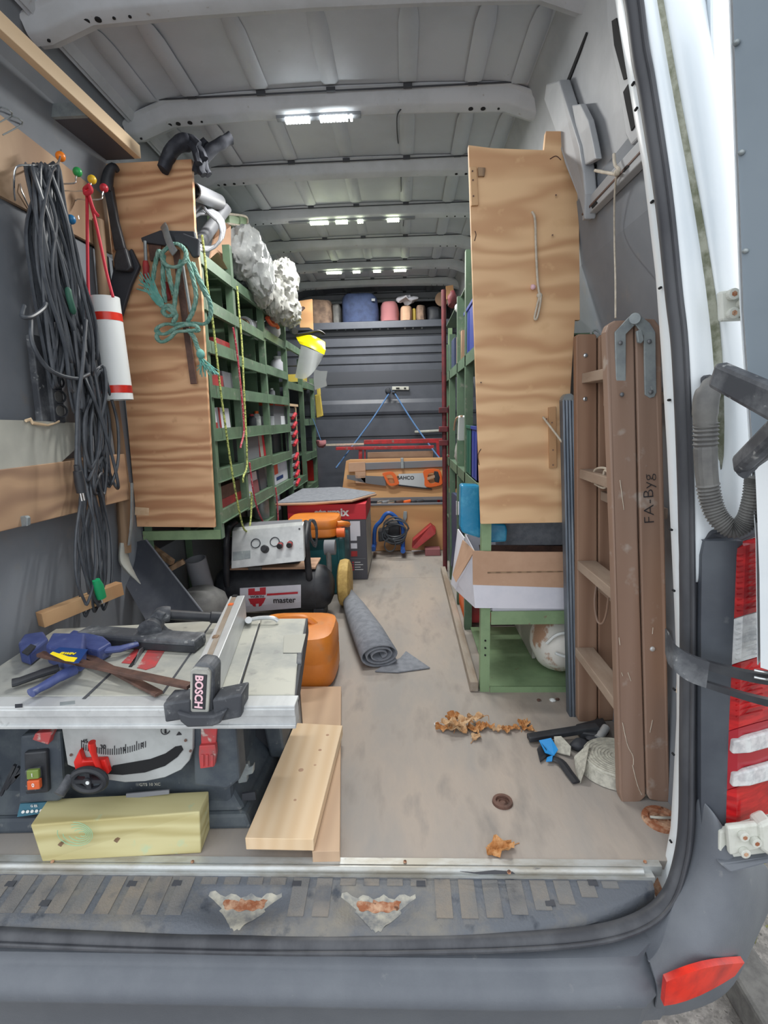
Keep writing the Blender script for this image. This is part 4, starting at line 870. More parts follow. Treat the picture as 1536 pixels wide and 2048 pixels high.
# on top of the rack
zt = 1.477
tag(obj('grey_pipe', B().pipe(PX(386,382,-.50), PX(437,404,-.50), .028, .004), M['greypipe'], smooth=True), 'grey plastic pipe lying highest on the rack top', 'pipe')
tag(obj('grey_pipe', B().pipe(P(398,488,1.22), P(452,414,1.30), .024, .004), M['greypipe'], smooth=True), 'grey plastic pipe slanting over the front of the rack top', 'pipe')
t = thing('cable_coil', 'coil of white cable behind the grey pipes', 'cable', (-.56,1.12,zt))
for k in range(5):
    obj('loop', B().tube([P(408+34*math.cos(a/14*6.283)+k*2, 465+38*math.sin(a/14*6.283)-k*2, 1.12+.03*math.cos(a/14*6.283)+k*.012) for a in range(14)], .005, 8, closed=True), M['white'] if k % 2 else M['greypipe'], t, smooth=True)
obj('loose_end', B().rope([P(388,425,1.1),P(402,410,1.12),P(415,424,1.12),P(432,440,1.13)], .006), M['greypipe'], t, smooth=True)
tag(obj('cardboard_sheet', B().prism([PX(437,505,-.505),PX(420,520,-.56),PX(428,478,-.56),PX(442,440,-.505),PX(462,452,-.505),PX(462,550,-.505)], (-.006,0,0)), M['cardb']), 'brown cardboard flap standing on the rack top beside the pipes', 'cardboard')
t = thing('green_tray', 'green crate with pale loop handle on the rack top', 'crate', PX(478,470,-.53))
obj('crate_wall', B().prism([PX(458,428,-.54),PX(494,434,-.54),PX(496,458,-.54),PX(478,463,-.54),PX(460,450,-.54)], (-.10,0,0)), M['greenl'], t, bevel=.004)
obj('loop_handle', B().rope([PX(455,447,-.53),PX(485,452,-.51),PX(494,450,-.51),PX(494,436,-.51),PX(484,431,-.51),PX(456,428,-.53)], .005), M['wcord'], t, smooth=True)
t = thing('plastic_bag', 'clear plastic bag bulging over the front of the rack top', 'bag', PX(500,570,-.52))
def crumple(nm, c, rad, m, t, amp=.02, sc=9, n=44, tilt=0):
    c = V(c); b = B().ball((0,0,0), 1, n); R_ = Matrix.Rotation(tilt, 3, 'Y')
    for i, v in enumerate(b.v):
        d = v.normalized(); f = 1-abs(noise.noise(d*2.1+c*3))*1.1; f2 = 1-abs(noise.noise(d*4.7+c*5)); k = .82+amp*9*(f-.6)+amp*5*(f2-.6)
        b.v[i] = c+R_@V((d.x*rad[0]*k, d.y*rad[1]*k, d.z*rad[2]*k))
    return obj(nm, b, m, t, smooth=True)
crumple('bag_film', P(488,505,1.52), (.085,.13,.12), M['film'], t, .035, tilt=.3); crumple('bag_film', P(512,530,1.62), (.08,.14,.15), M['film'], t, .035, tilt=-.2); crumple('bag_film', P(522,575,1.72), (.06,.10,.10), M['film2'], t, .035)
t = thing('bubble_wrap', 'crumpled milky bubble wrap hanging over the far rack top', 'packaging', PX(575,640,-.50))
for px, py, Y_, r3 in ((556,562,1.95,(.085,.15,.09)),(573,560,2.1,(.07,.12,.11)),(562,600,2.0,(.09,.16,.12)),(578,622,2.15,(.07,.12,.09)),(545,590,1.85,(.06,.1,.10))): crumple('film', P(px,py,Y_), r3, M['film2'], t, .05)
for i, (q, c) in enumerate([([(476,534),(488,540),(486,565),(476,558)], 'dark'), ([(490,540),(503,552),(500,575),(488,568)], 'grey'), ([(505,560),(520,568),(522,585),(503,578)], 'dark')]):
    tag(obj('tool_case', B().prism([PX(x,y,-.515) for x,y in q], (-.12,0,0)), M[c], bevel=.004), ['dark case at the front of the rack top, beside the post','grey case under the clear bag','low dark case under the bubble wrap'][i], 'case', 'cases on the rack top')
# cords hanging over the rack
def cord(lab, pts, m, r=.0042, X=-.478):
    o = obj('elastic_cord', B().tube(cr([PX(x, y, X+(q[2] if len(q) > 2 else 0)) for q in pts for x, y in [q[:2]]], 8), r, 8), M[m], smooth=True); return tag(o, lab, 'cord', 'cords hanging on the left rack')
cord('yellow green elastic cord in a long loop down to the compressor', [(404,470),(410,520),(416,580),(425,640),(432,700),(441,780),(452,860),(462,930),(474,1000),(485,1050),(492,1062),(498,1060),(502,1030),(503,990),(500,985)], 'yg')
cord('yellow green elastic cord hanging beside the first post', [(474,572),(478,620),(484,690),(488,780),(492,860),(494,930),(487,952),(486,965)], 'yg', X=-.47)
cord('red speckled cord hanging beside the first post', [(466,655),(472,690),(478,740),(484,800),(488,860),(482,890),(481,896)], 'rc')
cord('red speckled cord reaching down to the compressor top', [(499,925),(502,950),(507,985),(514,1015),(524,1040),(533,1056)], 'rc', .004, X=-.465)
cord('short red speckled cord beside the second post', [(551,975),(554,1000),(556,1030),(556,1052)], 'rc', .004)
cord('yellow green cord hanging at the far end of the rack', [(646,770),(650,800),(653,860),(657,920),(664,985)], 'yg', .005, X=-.46)
# shovel blade, batten, pipes in the corner
t = thing('shovel_blade', 'large dark steel snow shovel blade leaning behind the saw', 'shovel', P(330,1240,.78))
rows = []
for i in range(7):
    a = i/6; l = (228+ (300-228)*a, 1130+(1255-1130)*a); r = (292+(405-292)*a, 1080+(1225-1080)*a)
    rows.append([P(l[0]*(1-s)+r[0]*s, l[1]*(1-s)+r[1]*s-14*math.sin(s*3.14)*(1-a*.4), .90-.22*a+.05*math.sin(s*3.14)) for s in (0,.15,.4,.65,.85,1)])
obj('blade', B().grid(rows, (0,.005,0)), M['corr'], t, smooth=True)
obj('rolled_edge', B().tube([r[-1] for r in rows], .004, 8), M['corr'], t, smooth=True)
tag(obj('batten', B().beam(P(80,1240,.36), P(240,1176,.57), .03, .04), M['batten'], bevel=.001), 'short pine batten lying behind the table saw', 'wood')
t = thing('drain_pipe', 'upright grey plastic pipe standing beside the compressor', 'pipe', (-.62,1.17,0)); a = P(391,1118,1.12); obj('pipe', B().pipe((a.x+.03,a.y+.06,.02), a, .042, .004, 32), M['leadg'], t, smooth=True)
t = thing('tank', 'dusty round grey tank in the corner behind the shovel blade', 'tank', (-.62,.98,0)); obj('shell', B().lathe([(.0,.0),(.09,.0),(.105,.03),(.108,.16),(.09,.22),(.05,.25),(.0,.255)], (-.60,1.0,.002), n=28), M['conduit'], t, smooth=True)
tag(obj('lath', B().beam(P(290,1085,1.05), P(345,1125,1.0), .02, .02), M['handle']), 'thin dark lath behind the shovel blade', 'wood')
tag(obj('lath', B().beam(P(335,1140,1.02), P(368,1122,1.04), .02, .02), M['handle']), 'short lath crossing beside the grey pipe', 'wood')
tag(obj('offcut', B().obox(PZ(160,1248,.016), (.10,.05,.03), (0,0,.2)), M['brown'], bevel=.002), 'small brown block beyond the saw table', 'block')
tag(obj('plywood_scrap', B().prism([PZ(205,1250,.06),PZ(232,1205,.06),PZ(290,1250,.06)], (0,0,.02)), M['ledge']), 'triangular plywood scrap behind the saw table', 'wood')
# ================= table saw =================
T = .352
saw = thing('table_saw', 'dark blue table saw with worn aluminium top and scale panel', 'table saw', (-.40,.2,0))
xr0, xr1 = -.024, -.079
obj('table_top', B().box8([(-.765,.028,T-.03),(-.163,.028,T-.03),(-.185,.44,T-.03),(-.745,.375,T-.03)], [(-.735,.028,T),(-.145,.028,T),(-.205,.438,T),(-.752,.378,T)]), M['alud'], saw, bevel=.003)
obj('table_extension', B().prism([(-.142,.030,T-.026),(-.026,.030,T-.026),(-.045,.145,T-.026),(-.052,.20,T-.026),(-.078,.437,T-.026),(-.203,.438,T-.026)], (0,0,.025)), M['alud'], saw, bevel=.003)
obj('extension_well', B().prism([PZ(568,1272,T),PZ(612,1268,T),PZ(603,1306,T),PZ(566,1306,T)], (0,0,.0012)), M['panelw'], saw, bevel=.001)
obj('well_clip', B().beam(PZ(600,1285,T-.005), PZ(598,1330,T-.005), .012, .012), M['blackdust'], saw, bevel=.003)
obj('end_cap', B().box8([(-.026,.0,T-.045),(-.020,.0,T-.045),(-.074,.44,T-.045),(-.080,.44,T-.045)], [(-.026,.0,T-.003),(-.020,.0,T-.003),(-.074,.44,T-.003),(-.080,.44,T-.003)]), M['dark'], saw)
b = B().box(-.80,-.018,-.012,.027,T-.008,T); b.box(-.80,-.018,-.010,.020,T-.046,T-.008); b.box(-.80,-.018,-.014,-.008,T-.022,T-.006).box(-.80,-.018,-.014,-.008,T-.048,T-.040)
obj('front_rail', b, M['alu'], saw, bevel=.0015)
for pts, nm, m in (([(164,1398),(232,1335),(236,1335),(171,1398)],'groove','seam'),([(323,1387),(424,1243),(427,1243),(328,1387)],'groove','seam'),([(478,1372),(518,1247),(520,1247),(481,1372)],'groove','seam'),
                   ([(243,1326),(272,1297),(279,1297),(268,1322),(262,1328)],'blade_insert','redsaw'),([(274,1336),(300,1293),(333,1296),(310,1334),(292,1340)],'blade_insert','redsaw'),([(257,1334),(287,1292),(296,1292),(264,1334)],'blade_slot','holeblk'),
                   ([(120,1405),(150,1402),(150,1408),(120,1411)],'rail_bolt','steel'),([(30,1409),(45,1408),(45,1415),(30,1416)],'rail_bolt','dark')):
    obj(nm, B().prism([PZ(x,y,T+.0003) for x,y in pts], (0,0,.0009)), M[m], saw)
b = B(); c = V((-.47,.20,T-.05))
bl = [(PZ(268,1330,T)+V((0,0,0))), PZ(292,1293,T)]
obj('saw_blade', B().prism([bl[0]+V((0,0,-.03)), bl[0]+V((0,0,.002)), bl[0].lerp(bl[1],.5)+V((0,0,.016)), bl[1]+V((0,0,.004)), bl[1]+V((0,0,-.03))], (.002,0,0)), M['rustblade'], saw)
# fence
fa, fb = V((-.197,.018,T)), V((-.262,.425,T))
fence = obj('rip_fence', B().beam(fa+V((0,0,.036)), fb+V((0,0,.036)), .040, .07), M['alu'], saw, bevel=.002)
obj('fence_channel', B().beam(fa+V((-.006,.03,.0713)), fb+V((-.006,-.01,.0713)), .012, .002), M['dustywood'], fence)
for f, m in ((.98,'holeblk'),(.82,'orangeh'),(.32,'handle')):
    q = fa.lerp(fb, f); obj('fence_stop', B().obox(q+V((-.006,0,.0733)), (.012,.012,.003)), M[m], fence)
obj('fence_head', B().pxp([(381,1340),(395,1326),(418,1330),(428,1340),(426,1428),(416,1440),(386,1440),(379,1430)], -.020, .045), M['blackdust'], saw, bevel=.006)
hd = obj('head_cover', B().pxp([(380,1342),(388,1336),(415,1338),(421,1346),(417,1424),(409,1430),(386,1428),(379,1420)], -.026, .008), M['alud'], saw, bevel=.002)
obj('head_label', B().pxp([(385,1348),(414,1350),(410,1420),(384,1418)], -.0275, .003), M['black'], hd, bevel=.001)
text('BOSCH', .021, P(397,1384,-.0285), P(396,1420,-.028)-P(398,1350,-.028), P(410,1384,-.028)-P(380,1384,-.028), M['pinkink'], hd, bold=.0006)
b = B().pxp([(325,1408),(380,1400),(380,1438),(330,1446)], -.030, .05).pxp([(424,1400),(484,1388),(482,1436),(428,1446)], -.030, .05).pxp([(352,1424),(380,1432),(426,1432),(454,1420),(440,1448),(425,1454),(374,1456),(360,1444)], -.040, .045)
b.add([], []) ; obj('fence_clamp', b, M['blackdust'], saw, bevel=.004)
obj('clamp_top', B().prism([PZ(332,1405,T+.004),PZ(350,1384,T+.004),PZ(484,1378,T+.004),PZ(484,1392,T+.004),PZ(424,1402,T+.004),PZ(380,1405,T+.004)], (0,0,.006)), M['blackdust'], saw, bevel=.002)
# body
obj('body', B().box(-.74,-.20,.10,.40,.03,T-.03), M['sawblue'], saw, bevel=.012)
obj('base_frame', B().box8([(-.80,.052,.0),(-.150,.075,.0),(-.135,.42,.0),(-.80,.42,0)], [(-.80,.062,.034),(-.165,.083,.034),(-.15,.41,.034),(-.80,.41,.034)]), M['sawblue'], saw, bevel=.008)
obj('body_apron', B().box8([(-.80,.066,.033),(-.17,.088,.033),(-.15,.40,.033),(-.80,.40,.033)], [(-.76,.105,.085),(-.22,.125,.085),(-.20,.38,.085),(-.76,.38,.085)]), M['sawblue'], saw, bevel=.01)
obj('left_tower', B().pxp([(40,1472),(120,1462),(128,1590),(118,1604),(36,1608)], .045, .05), M['sawblue'], saw, bevel=.006)
obj('right_tower', B().pxp([(385,1442),(470,1440),(480,1560),(455,1580),(388,1572)], .05, .05), M['sawblue'], saw, bevel=.006)
obj('side_recess', B().pxp([(482,1446),(560,1442),(556,1500),(540,1560),(478,1568)], .30, .02), M['dark'], saw, bevel=.004)
obj('rear_leg', B().box8([(-.16,.28,.03),(-.12,.28,.03),(-.12,.40,.03),(-.16,.40,.03)], [(-.20,.28,T-.03),(-.14,.28,T-.03),(-.14,.40,T-.03),(-.20,.40,T-.03)]), M['sawblue'], saw, bevel=.006)
arc = [(123,1456),(386,1440),(385,1505)]+[(385-18*i, 1505+70*math.sin(min(1,i/9)*1.45)+4*(i>8)) for i in range(1, 14)]+[(128,1560)]
pn = obj('scale_panel', B().pxp([(123,1456),(386,1440),(385,1500),(378,1522),(362,1540),(330,1555),(290,1563),(250,1565),(215,1560),(180,1548),(135,1530)], .040, .012), M['sawgrey'], saw, bevel=.002)
obj('curved_slot', B().pxp([(215,1548),(245,1550),(290,1545),(330,1532),(355,1514),(366,1500),(362,1492),(350,1494),(330,1508),(300,1519),(260,1526),(225,1532)], .038, .004), M['holeblk'], pn)
b = B()
for i in range(30):
    a = i/29; x = 162+128*a; y = 1499+13*math.sin(a*3.14)-4*a; L = 12 if i % 5 else 18
    b.pxp([(x,y-L),(x+1.1,y-L),(x+1.1,y),(x,y)], .0385, .002)
obj('scale_marks', b, M['ink'], pn)['kind'] = 'stuff'
for s_, px, py in (('45',170,1483),('30',206,1494),('15',245,1499),('0',284,1490)):
    text(s_, .013, P(px,py,.0383), (1,0,.0), (0,0,1), M['ink'], pn, name='numeral')
for px, py in ((371,1481),(381,1502),(142,1510)): obj('rivet', B().cyl(P(px,py,.037), P(px,py,.041), .003, 8), M['brown'], pn)
o = obj('dial_mark', B().pipe(P(331,1460,.0378), P(331,1460,.040), .0095, .0022, 20), M['ink'], pn); obj('bar', B().pxp([(329,1454),(332,1454),(332,1467),(329,1467)], .0376, .002), M['ink'], o)
obj('triangle_mark', B().pxp([(352,1471),(363,1470),(357,1464)], .0378, .002), M['ink'], pn)
obj('red_button_tab', B().pxp([(64,1480),(70,1467),(104,1464),(96,1490)], .030, .02), M['redsaw'], saw, bevel=.002)
sw = obj('switch_box', B().pxp([(47,1506),(92,1502),(96,1586),(50,1590)], .034, .014), M['black'], saw, bevel=.004)
obj('switch_frame', B().pxp([(49,1542),(78,1536),(82,1580),(50,1584)], .028, .008), M['blackdust'], sw, bevel=.002)
obj('green_button', B().pxp([(52,1542),(76,1540),(77,1558),(53,1560)], .022, .008), mat('btn_green', sr(120,140,70), .4), sw, bevel=.002)
obj('orange_button', B().pxp([(53,1563),(78,1561),(79,1579),(54,1581)], .020, .010), mat('btn_orange', sr(214,98,52), .4), sw, bevel=.002)
text('I', .012, P(64,1551,.0212), (1,0,0), (0,0,1), M['wink'], sw); text('0', .012, P(66,1571,.0192), (1,0,0), (0,0,1), M['wink'], sw)
wc = P(178,1560,.010)
hw = obj('handwheel', B().tube([wc+V((.034*math.cos(a/24*6.283),0,.024*math.sin(a/24*6.283))) for a in range(24)], .0075, 8, closed=True), M['black'], saw, smooth=True)
obj('spoke', B().beam(wc+V((-.034,0,0)), wc+V((.034,0,0)), .012, .008).beam(wc+V((0,0,-.022)), wc+V((0,0,.022)), .010, .008, up=(0,1,0)), M['black'], hw)
obj('hub', B().cyl(wc+V((0,-.008,0)), wc+V((0,.03,0)), .009, 14), M['black'], hw, smooth=True); obj('bolt', B().cyl(wc+V((.002,-.0095,0)), wc+V((.002,-.006,0)), .004, 8), M['whitep'], hw)
obj('crank_knob', B().tube([P(140,1552,.012), P(128,1575,-.008), P(118,1590,-.02)], [.008,.010,.011], 12), M['blackdust'], saw, smooth=True)
obj('red_lever', B().tube(cr([P(206,1566,.03),P(200,1540,.022),P(190,1515,.018),P(184,1492,.016),P(184,1484,.016)],3), [.006]*4+[.007]*4+[.009]*5, 10, sx=.7), M['red'], saw, smooth=True)
obj('red_lever_base', B().pxp([(146,1525),(158,1500),(165,1522),(210,1520),(218,1548),(190,1556),(150,1542)], .026, .014), M['red'], saw, bevel=.003)
rc_ = obj('red_clip', B().pxp([(398,1492),(430,1490),(432,1508),(428,1534),(400,1538),(397,1510)], .036, .014).pxp([(401,1456),(434,1452),(431,1490),(402,1492)], .044, .008), M['redsaw'], saw, bevel=.002)
for x in (402,411,421): obj('clip_rib', B().pxp([(x,1510),(x+5,1510),(x+5,1534),(x,1534)], .033, .004), M['redsaw'], rc_, bevel=.0008)
kn = obj('lock_knob', B().pxp([(472,1545),(480,1535),(478,1530),(496,1528),(497,1536),(507,1530),(506,1548),(494,1552),(494,1565),(476,1568),(474,1556)], .13, .015), M['steel'], saw, bevel=.003)
obj('vents', B().pxp([(484,1588),(510,1584),(512,1600),(484,1602)], .11, .006), M['dark'], saw)
for sgn, tt, px, py, sz in ((0,'GTS 10 XC',300,1569,.010),): text(tt, sz, P(px,py,.078), (1,0,.03), (0,0,1), M['panelw'], saw)
obj('type_plate', B().prism([P(252,1588,.07),P(338,1580,.072),P(338,1588,.07),P(252,1598,.068)], (0,.003,0)), M['leadg'], saw)
lb = obj('warning_sticker', B().prism([P(40,1608,.062),P(98,1604,.062),P(78,1628,.058),P(34,1634,.058)], (0,.003,0)), mat('sticker_blue', sr(60,110,130), .5), saw)
b = B()
for k in range(5): b.cyl(P(46+k*9,1624-k*.6,.055), P(46+k*9,1624-k*.6,.057), .0032, 12)
obj('sticker_symbols', b, M['wink'], lb); text('G ES', .008, P(68,1612,.0585), (1,0,.03), (0,0,1), M['wink'], lb)
b = B()
for k in range(4): b.beam(P(2+k*10,1590-k*12,.05), P(30+k*8,1530+k*4,.05), .006, .006)
obj('side_grille', b, M['black'], saw)
# quick clamps on the saw
def bar(lab, p, q, w_, h_): return B().beam(p, q, w_, h_)
H = T+.036
t = thing('bar_clamp', 'blue quick clamp with yellow label and long rusty bar, lying uppermost', 'clamp', PZ(130,1330,T+.004), 'quick clamps on the saw table')
obj('bar', B().beam(PZ(80,1308,H), PZ(380,1372,H-.012), .018, .008), M['brown'], t, bevel=.001)
hdb = obj('clamp_body', B().prism([PZ(x,y,H-.026) for x,y in [(96,1328),(110,1300),(176,1302),(172,1338),(162,1346),(130,1342)]], (0,0,.046)), M['bluetool'], t, bevel=.006)
lab_ = obj('label_plate', B().prism([PZ(x,y,H+.021) for x,y in [(98,1308),(120,1296),(176,1300),(158,1326),(148,1327)]], (0,0,.002)), M['wblue'], t)
obj('yellow_print', B().prism([PZ(x,y,H+.0235) for x,y in [(100,1308),(106,1304),(138,1314),(155,1316),(148,1324),(130,1322)]], (0,0,.001)), M['yl'], lab_)
text('IRWIN', .012, PZ(135,1307,H+.0245), PZ(160,1308,H)-PZ(110,1306,H), PZ(137,1296,H)-PZ(135,1312,H), M['yl'], lab_, bold=.0004)
obj('trigger_handle', B().tube(cr([PZ(148,1340,H-.012),PZ(122,1352,H-.012),PZ(95,1368,H-.018),PZ(62,1386,H-.02)], 4), [.014]*5+[.012]*4+[.011,.010,.011,.012], 12, sx=.75), M['bluetool'], t, smooth=True)
t = thing('bar_clamp', 'blue quick clamp with black handle, lying under the labelled one', 'clamp', PZ(190,1310,T+.004), 'quick clamps on the saw table')
obj('bar', B().beam(PZ(150,1300,T+.016), PZ(318,1388,T+.008), .018, .007), M['brown'], t, bevel=.001)
obj('jaw', B().prism([PZ(x,y,T+.004) for x,y in [(40,1308),(52,1290),(90,1284),(100,1300),(62,1332),(44,1326)]], (0,0,.03)), M['bluetool'], t, bevel=.005)
obj('jaw_pad', B().prism([PZ(x,y,T+.036) for x,y in [(44,1306),(62,1290),(72,1294),(56,1312)]], (0,0,.003)), M['black'], t)
obj('clamp_body', B().prism([PZ(x,y,T+.002) for x,y in [(130,1300),(150,1282),(210,1296),(226,1310),(200,1326),(178,1322)]], (0,0,.032)), M['bluetool'], t, bevel=.005)
obj('blue_arm', B().tube([PZ(200,1302,T+.02),PZ(240,1298,T+.02),PZ(275,1288,T+.018)], [.012,.011,.009], 10, sx=.7), M['bluetool'], t, smooth=True)
obj('black_handle', B().tube(cr([PZ(118,1336,T+.02),PZ(85,1346,T+.018),PZ(40,1362,T+.014),PZ(24,1366,T+.014)], 4), [.012]*5+[.011]*4+[.012]*4, 10, sx=.7), M['black'], t, smooth=True)
obj('black_pad', B().beam(PZ(112,1292,T+.042), PZ(150,1275,T+.042), .016, .014), M['blackdust'], t, bevel=.003)
# vacuum nozzle
t = thing('vacuum_nozzle', 'dusty black vacuum floor nozzle lying across the saw table', 'nozzle', PZ(300,1290,T))
a, c = PZ(166,1268,T+.020), PZ(402,1284,T+.016)
dn = (c-a).normalized(); nn = V((-dn.y, dn.x, 0))
obj('nozzle_bar', B().beam(a, c, .055, .030), M['blackdust'], t, bevel=.006)
obj('brush_strip', B().beam(a-nn*.029+V((0,0,-.006)), c-nn*.029+V((0,0,-.006)), .004, .016), M['black'], t)
nk = [PZ(300,1262,T+.035), P(312,1245,.31), P(322,1230,.32), P(340,1228,.33)]
obj('neck', B().tube(cr(nk, 4), [.03,.027,.024,.022,.021,.020,.020,.020,.021,.021,.021,.020,.019], 14), M['blackdust'], t, smooth=True)
obj('neck_web', B().pxp([(262,1268),(290,1240),(312,1222),(330,1228),(318,1250),(330,1262),(345,1268)], .30, .02), M['blackdust'], t, bevel=.005)
obj('tube_end', B().tube([P(336,1229,.33),P(420,1234,.36),P(422,1234,.36),P(446,1235,.37)], [.013,.0125,.016,.015], 14), M['black'], t, smooth=True)
tag(obj('steel_fitting', B().rope([PZ(498,1240,T+.012),PZ(520,1236,T+.016),PZ(545,1236,T+.016),PZ(556,1242,T+.007)], .006).cyl(PZ(497,1244,T+.002), PZ(497,1240,T+.02), .009), M['alu'], smooth=True), 'small bright steel fitting behind the saw fence', 'fitting')
# ================= wood in front =================
tb = obj('timber_block', B().box8([(-.567,-.016,.001),(-.241,.009,.001),(-.246,.075,.001),(-.59,.052,.001)], [(-.583,-.012,.085),(-.244,.028,.085),(-.247,.090,.085),(-.597,.064,.085)]), M['treated'], bevel=.0025)
tag(tb, 'short greenish square timber block in front of the table saw', 'timber')
c = P(165,1668,-.013)
sw_ = B()
for k in range(5): sw_.tube([c+V((.012*math.cos(a/20*6.283)*(k+1)*.62-.004*k, .0, .009*math.sin(a/20*6.283)*(k+1)*.62)) for a in range(13-k, 30-k)], .0007, 5)
obj('green_stain_swirl', sw_, mat('stain_green', sr(150,196,160), .7), tb)
pb = obj('pine_plank', B().box8([(.0,-.012,.001),(.056,-.010,.001),(-.018,.652,.001),(-.155,.652,.001)], [(.0,-.012,.027),(.056,-.010,.027),(-.018,.652,.027),(-.155,.652,.027)]), M['plank2'], bevel=.001)
tag(pb, 'lower rough pine plank running back under the orange canister', 'plank')
pa = obj('pine_plank', B().box8([(-.137,-.010,.029),(.003,-.012,.029),(.018,.384,.029),(-.117,.397,.029)], [(-.137,-.011,.057),(.004,-.013,.057),(.018,.384,.057),(-.117,.397,.057)]), M['pine'], bevel=.001)
tag(pa, 'pale sawn pine plank on top, pointing at the sill', 'plank')
for x, y, r_ in ((602,1540,.006),(640,1500,.004),(630,1530,.003),(655,1470,.004),(590,1600,.003)):
    c = PZ(x, y, .057); obj('knot', B().lathe([(0,.0006),(r_,.0004),(r_*1.1,0)], c, n=12), M['cardb'], pa)
for x, y in ((232,1682),(120,1690)): obj('knot', B().pxp([(x-5,y),(x,y-3),(x+6,y-1),(x+2,y+4)], -.0165 if x > 200 else -.017, .006), M['handle'], tb)
# ================= canisters, compressor, boxes, carpet =================
def can(name, lab, x0, x1, y0, y1, z0, z1, bev, m, grp):
    t = thing(name, lab, 'canister', ((x0+x1)/2, (y0+y1)/2, z0), grp)
    b = B(); n = 12; rows = []
    for i in range(9):
        v = i/8; rr = []
        for j in range(25):
            a = j/24*6.28318; e = 2/4.2
            cx = math.copysign(abs(math.cos(a))**e, math.cos(a)); cy = math.copysign(abs(math.sin(a))**e, math.sin(a))
            k = [.80,.95,1,1.0,.992,1,1,.95,.80][i]
            rr.append(((x0+x1)/2+(x1-x0)/2*cx*k, (y0+y1)/2+(y1-y0)/2*cy*k, z0+(z1-z0)*[0,.02,.1,.48,.5,.52,.85,.97,1][i]))
        rows.append(rr)
    b.grid(rows); n0 = len(b.v); b.f += [tuple(n0-25+j for j in range(24)), tuple(n0-225+j for j in reversed(range(24)))]
    obj('shell', b, M[m], t, smooth=True); return t
t = can('canister', 'large orange plastic canister beside the saw, near the rolled carpet', -.33, -.045, .66, .92, .002, .188, .05, 'orange', 'orange canisters')
obj('handle', B().rope([(-.28,.80,.180),(-.24,.80,.204),(-.16,.80,.206),(-.12,.80,.180)], .013), M['orange'], t, smooth=True)
t = can('canister', 'smaller dusty orange canister lying on the teal case', -.40, -.135, 1.60, 1.86, .303, .395, .04, 'orange', 'orange canisters')
obj('handle', B().rope([(-.14,1.64,.37),(-.105,1.66,.365),(-.095,1.72,.35),(-.14,1.76,.35)], .015), M['orange'], t, smooth=True)
obj('screw_cap', B().cyl((-.14,1.62,.33), (-.10,1.62,.33), .024, 16), M['orangeh'], t, smooth=True)
t = thing('tool_case', 'teal plastic case standing upright under the orange canister', 'case', (-.25,1.75,0))
obj('shell', B().box(-.40,-.105,1.63,1.86,.001,.298), M['teal'], t, bevel=.012)
obj('rim', B().box(-.145,-.132,1.625,1.865,.004,.299), M['teal'], t, bevel=.003)
t = thing('vacuum_box', 'large grey box with a red top band and white lettering', 'box', (-.2,2.0,0))
obj('carton', B().box(-.44,-.012,1.88,2.30,.001,.428), M['boxgrey'], t, bevel=.002)
obj('red_band', B().box(-.442,-.010,1.877,2.302,.345,.431), M['bred'], t, bevel=.001)
text('starmix', .062, (-.20,1.8755,.385), (1,0,0), (0,0,1), M['wink'], t, bold=.002)
for k in range(3): obj('photo_print', B().box(-.10,-.065,1.878,1.88,.135+k*.045,.165+k*.045), M['cwhite'] if k else M['redd'], t)
for k in range(4): obj('bullet', B().box(-.095,-.087,1.8785,1.88,.055+k*.014,.062+k*.014), M['bred'], t); obj('print_line', B().box(-.082,-.035-k%2*.015,1.8785,1.88,.057+k*.014,.060+k*.014), M['wink'], t)
obj('white_label', B().box(-.10,-.045,1.8785,1.88,.25,.335), M['cwhite'], t); obj('print_line', B().box(-.105,-.02,1.8785,1.88,.12,.1215), M['grey'], t)
obj('side_face', B().box(-.0118,-.0105,1.9,2.28,.02,.34), M['panelw'], t)
tag(obj('grey_board', B().prism([(-.50,1.86,.436),(-.08,1.84,.452),(.035,2.10,.447),(-.22,2.45,.438),(-.46,2.42,.436)], (0,0,.014)), M['carpet'], bevel=.004), 'grey board with pale rounded edge lying on the red topped box', 'board')
bpy.data.objects['grey_board']['label'] = 'grey board with pale rounded edge lying on the red topped box'
obj('pale_edge', B().tube([(-.50,1.858,.438),(-.30,1.845,.442),(-.08,1.838,.455),(.035,2.09,.45)], .007, 8), M['cardb'], bpy.data.objects['grey_board'], smooth=True)
# compressor
t = thing('air_compressor', 'black air compressor with silver control panel and horizontal tank', 'compressor', (-.40,1.36,0))
tc_ = V((-.68,1.36,.135)); r = .105
obj('tank', B().lathe([(0,0),(.04,.004),(.075,.02),(.098,.045),(.105,.075),(.105,.48),(.098,.51),(.075,.535),(.04,.55),(0,.555)], tc_, (1,0,0), 32), M['black'], t, smooth=True)
obj('weld_seam', B().pipe(tc_+V((.075,0,0)), tc_+V((.079,0,0)), .1065, .002, 32), M['dark'], t); obj('weld_seam', B().pipe(tc_+V((.475,0,0)), tc_+V((.479,0,0)), .1065, .002, 32), M['dark'], t)
def onface(px, py): # point on the tank's front surface
    q = P(px, py, 1.26); dz = max(-.1, min(.1, q.z-.135)); q = P(px, py, 1.36-math.sqrt(max(.0004, .107**2-dz**2))); return q
rows = [[onface(480+(602-480)*i/8, 1176-7*i/8+(1225-1176)*j/4*(1-.06*i/8)) for i in range(9)] for j in range(5)]
lb = obj('label_sticker', B().grid([[p+V((0,-.0015,0)) for p in r_] for r_ in rows]), M['cwhite'], t, solid=.0006)
def decal(quad, m, par, n=5, off=-.003):
    (x0,y0),(x1,y1),(x2,y2),(x3,y3) = quad; rows = []
    for j in range(n):
        v = j/(n-1); rows.append([onface((x0*(1-u)+x1*u)*(1-v)+(x3*(1-u)+x2*u)*v, (y0*(1-u)+y1*u)*(1-v)+(y3*(1-u)+y2*u)*v)+V((0,off,0)) for u in (0,.5,1)])
    return obj('print', B().grid(rows), m, par, solid=.0005)
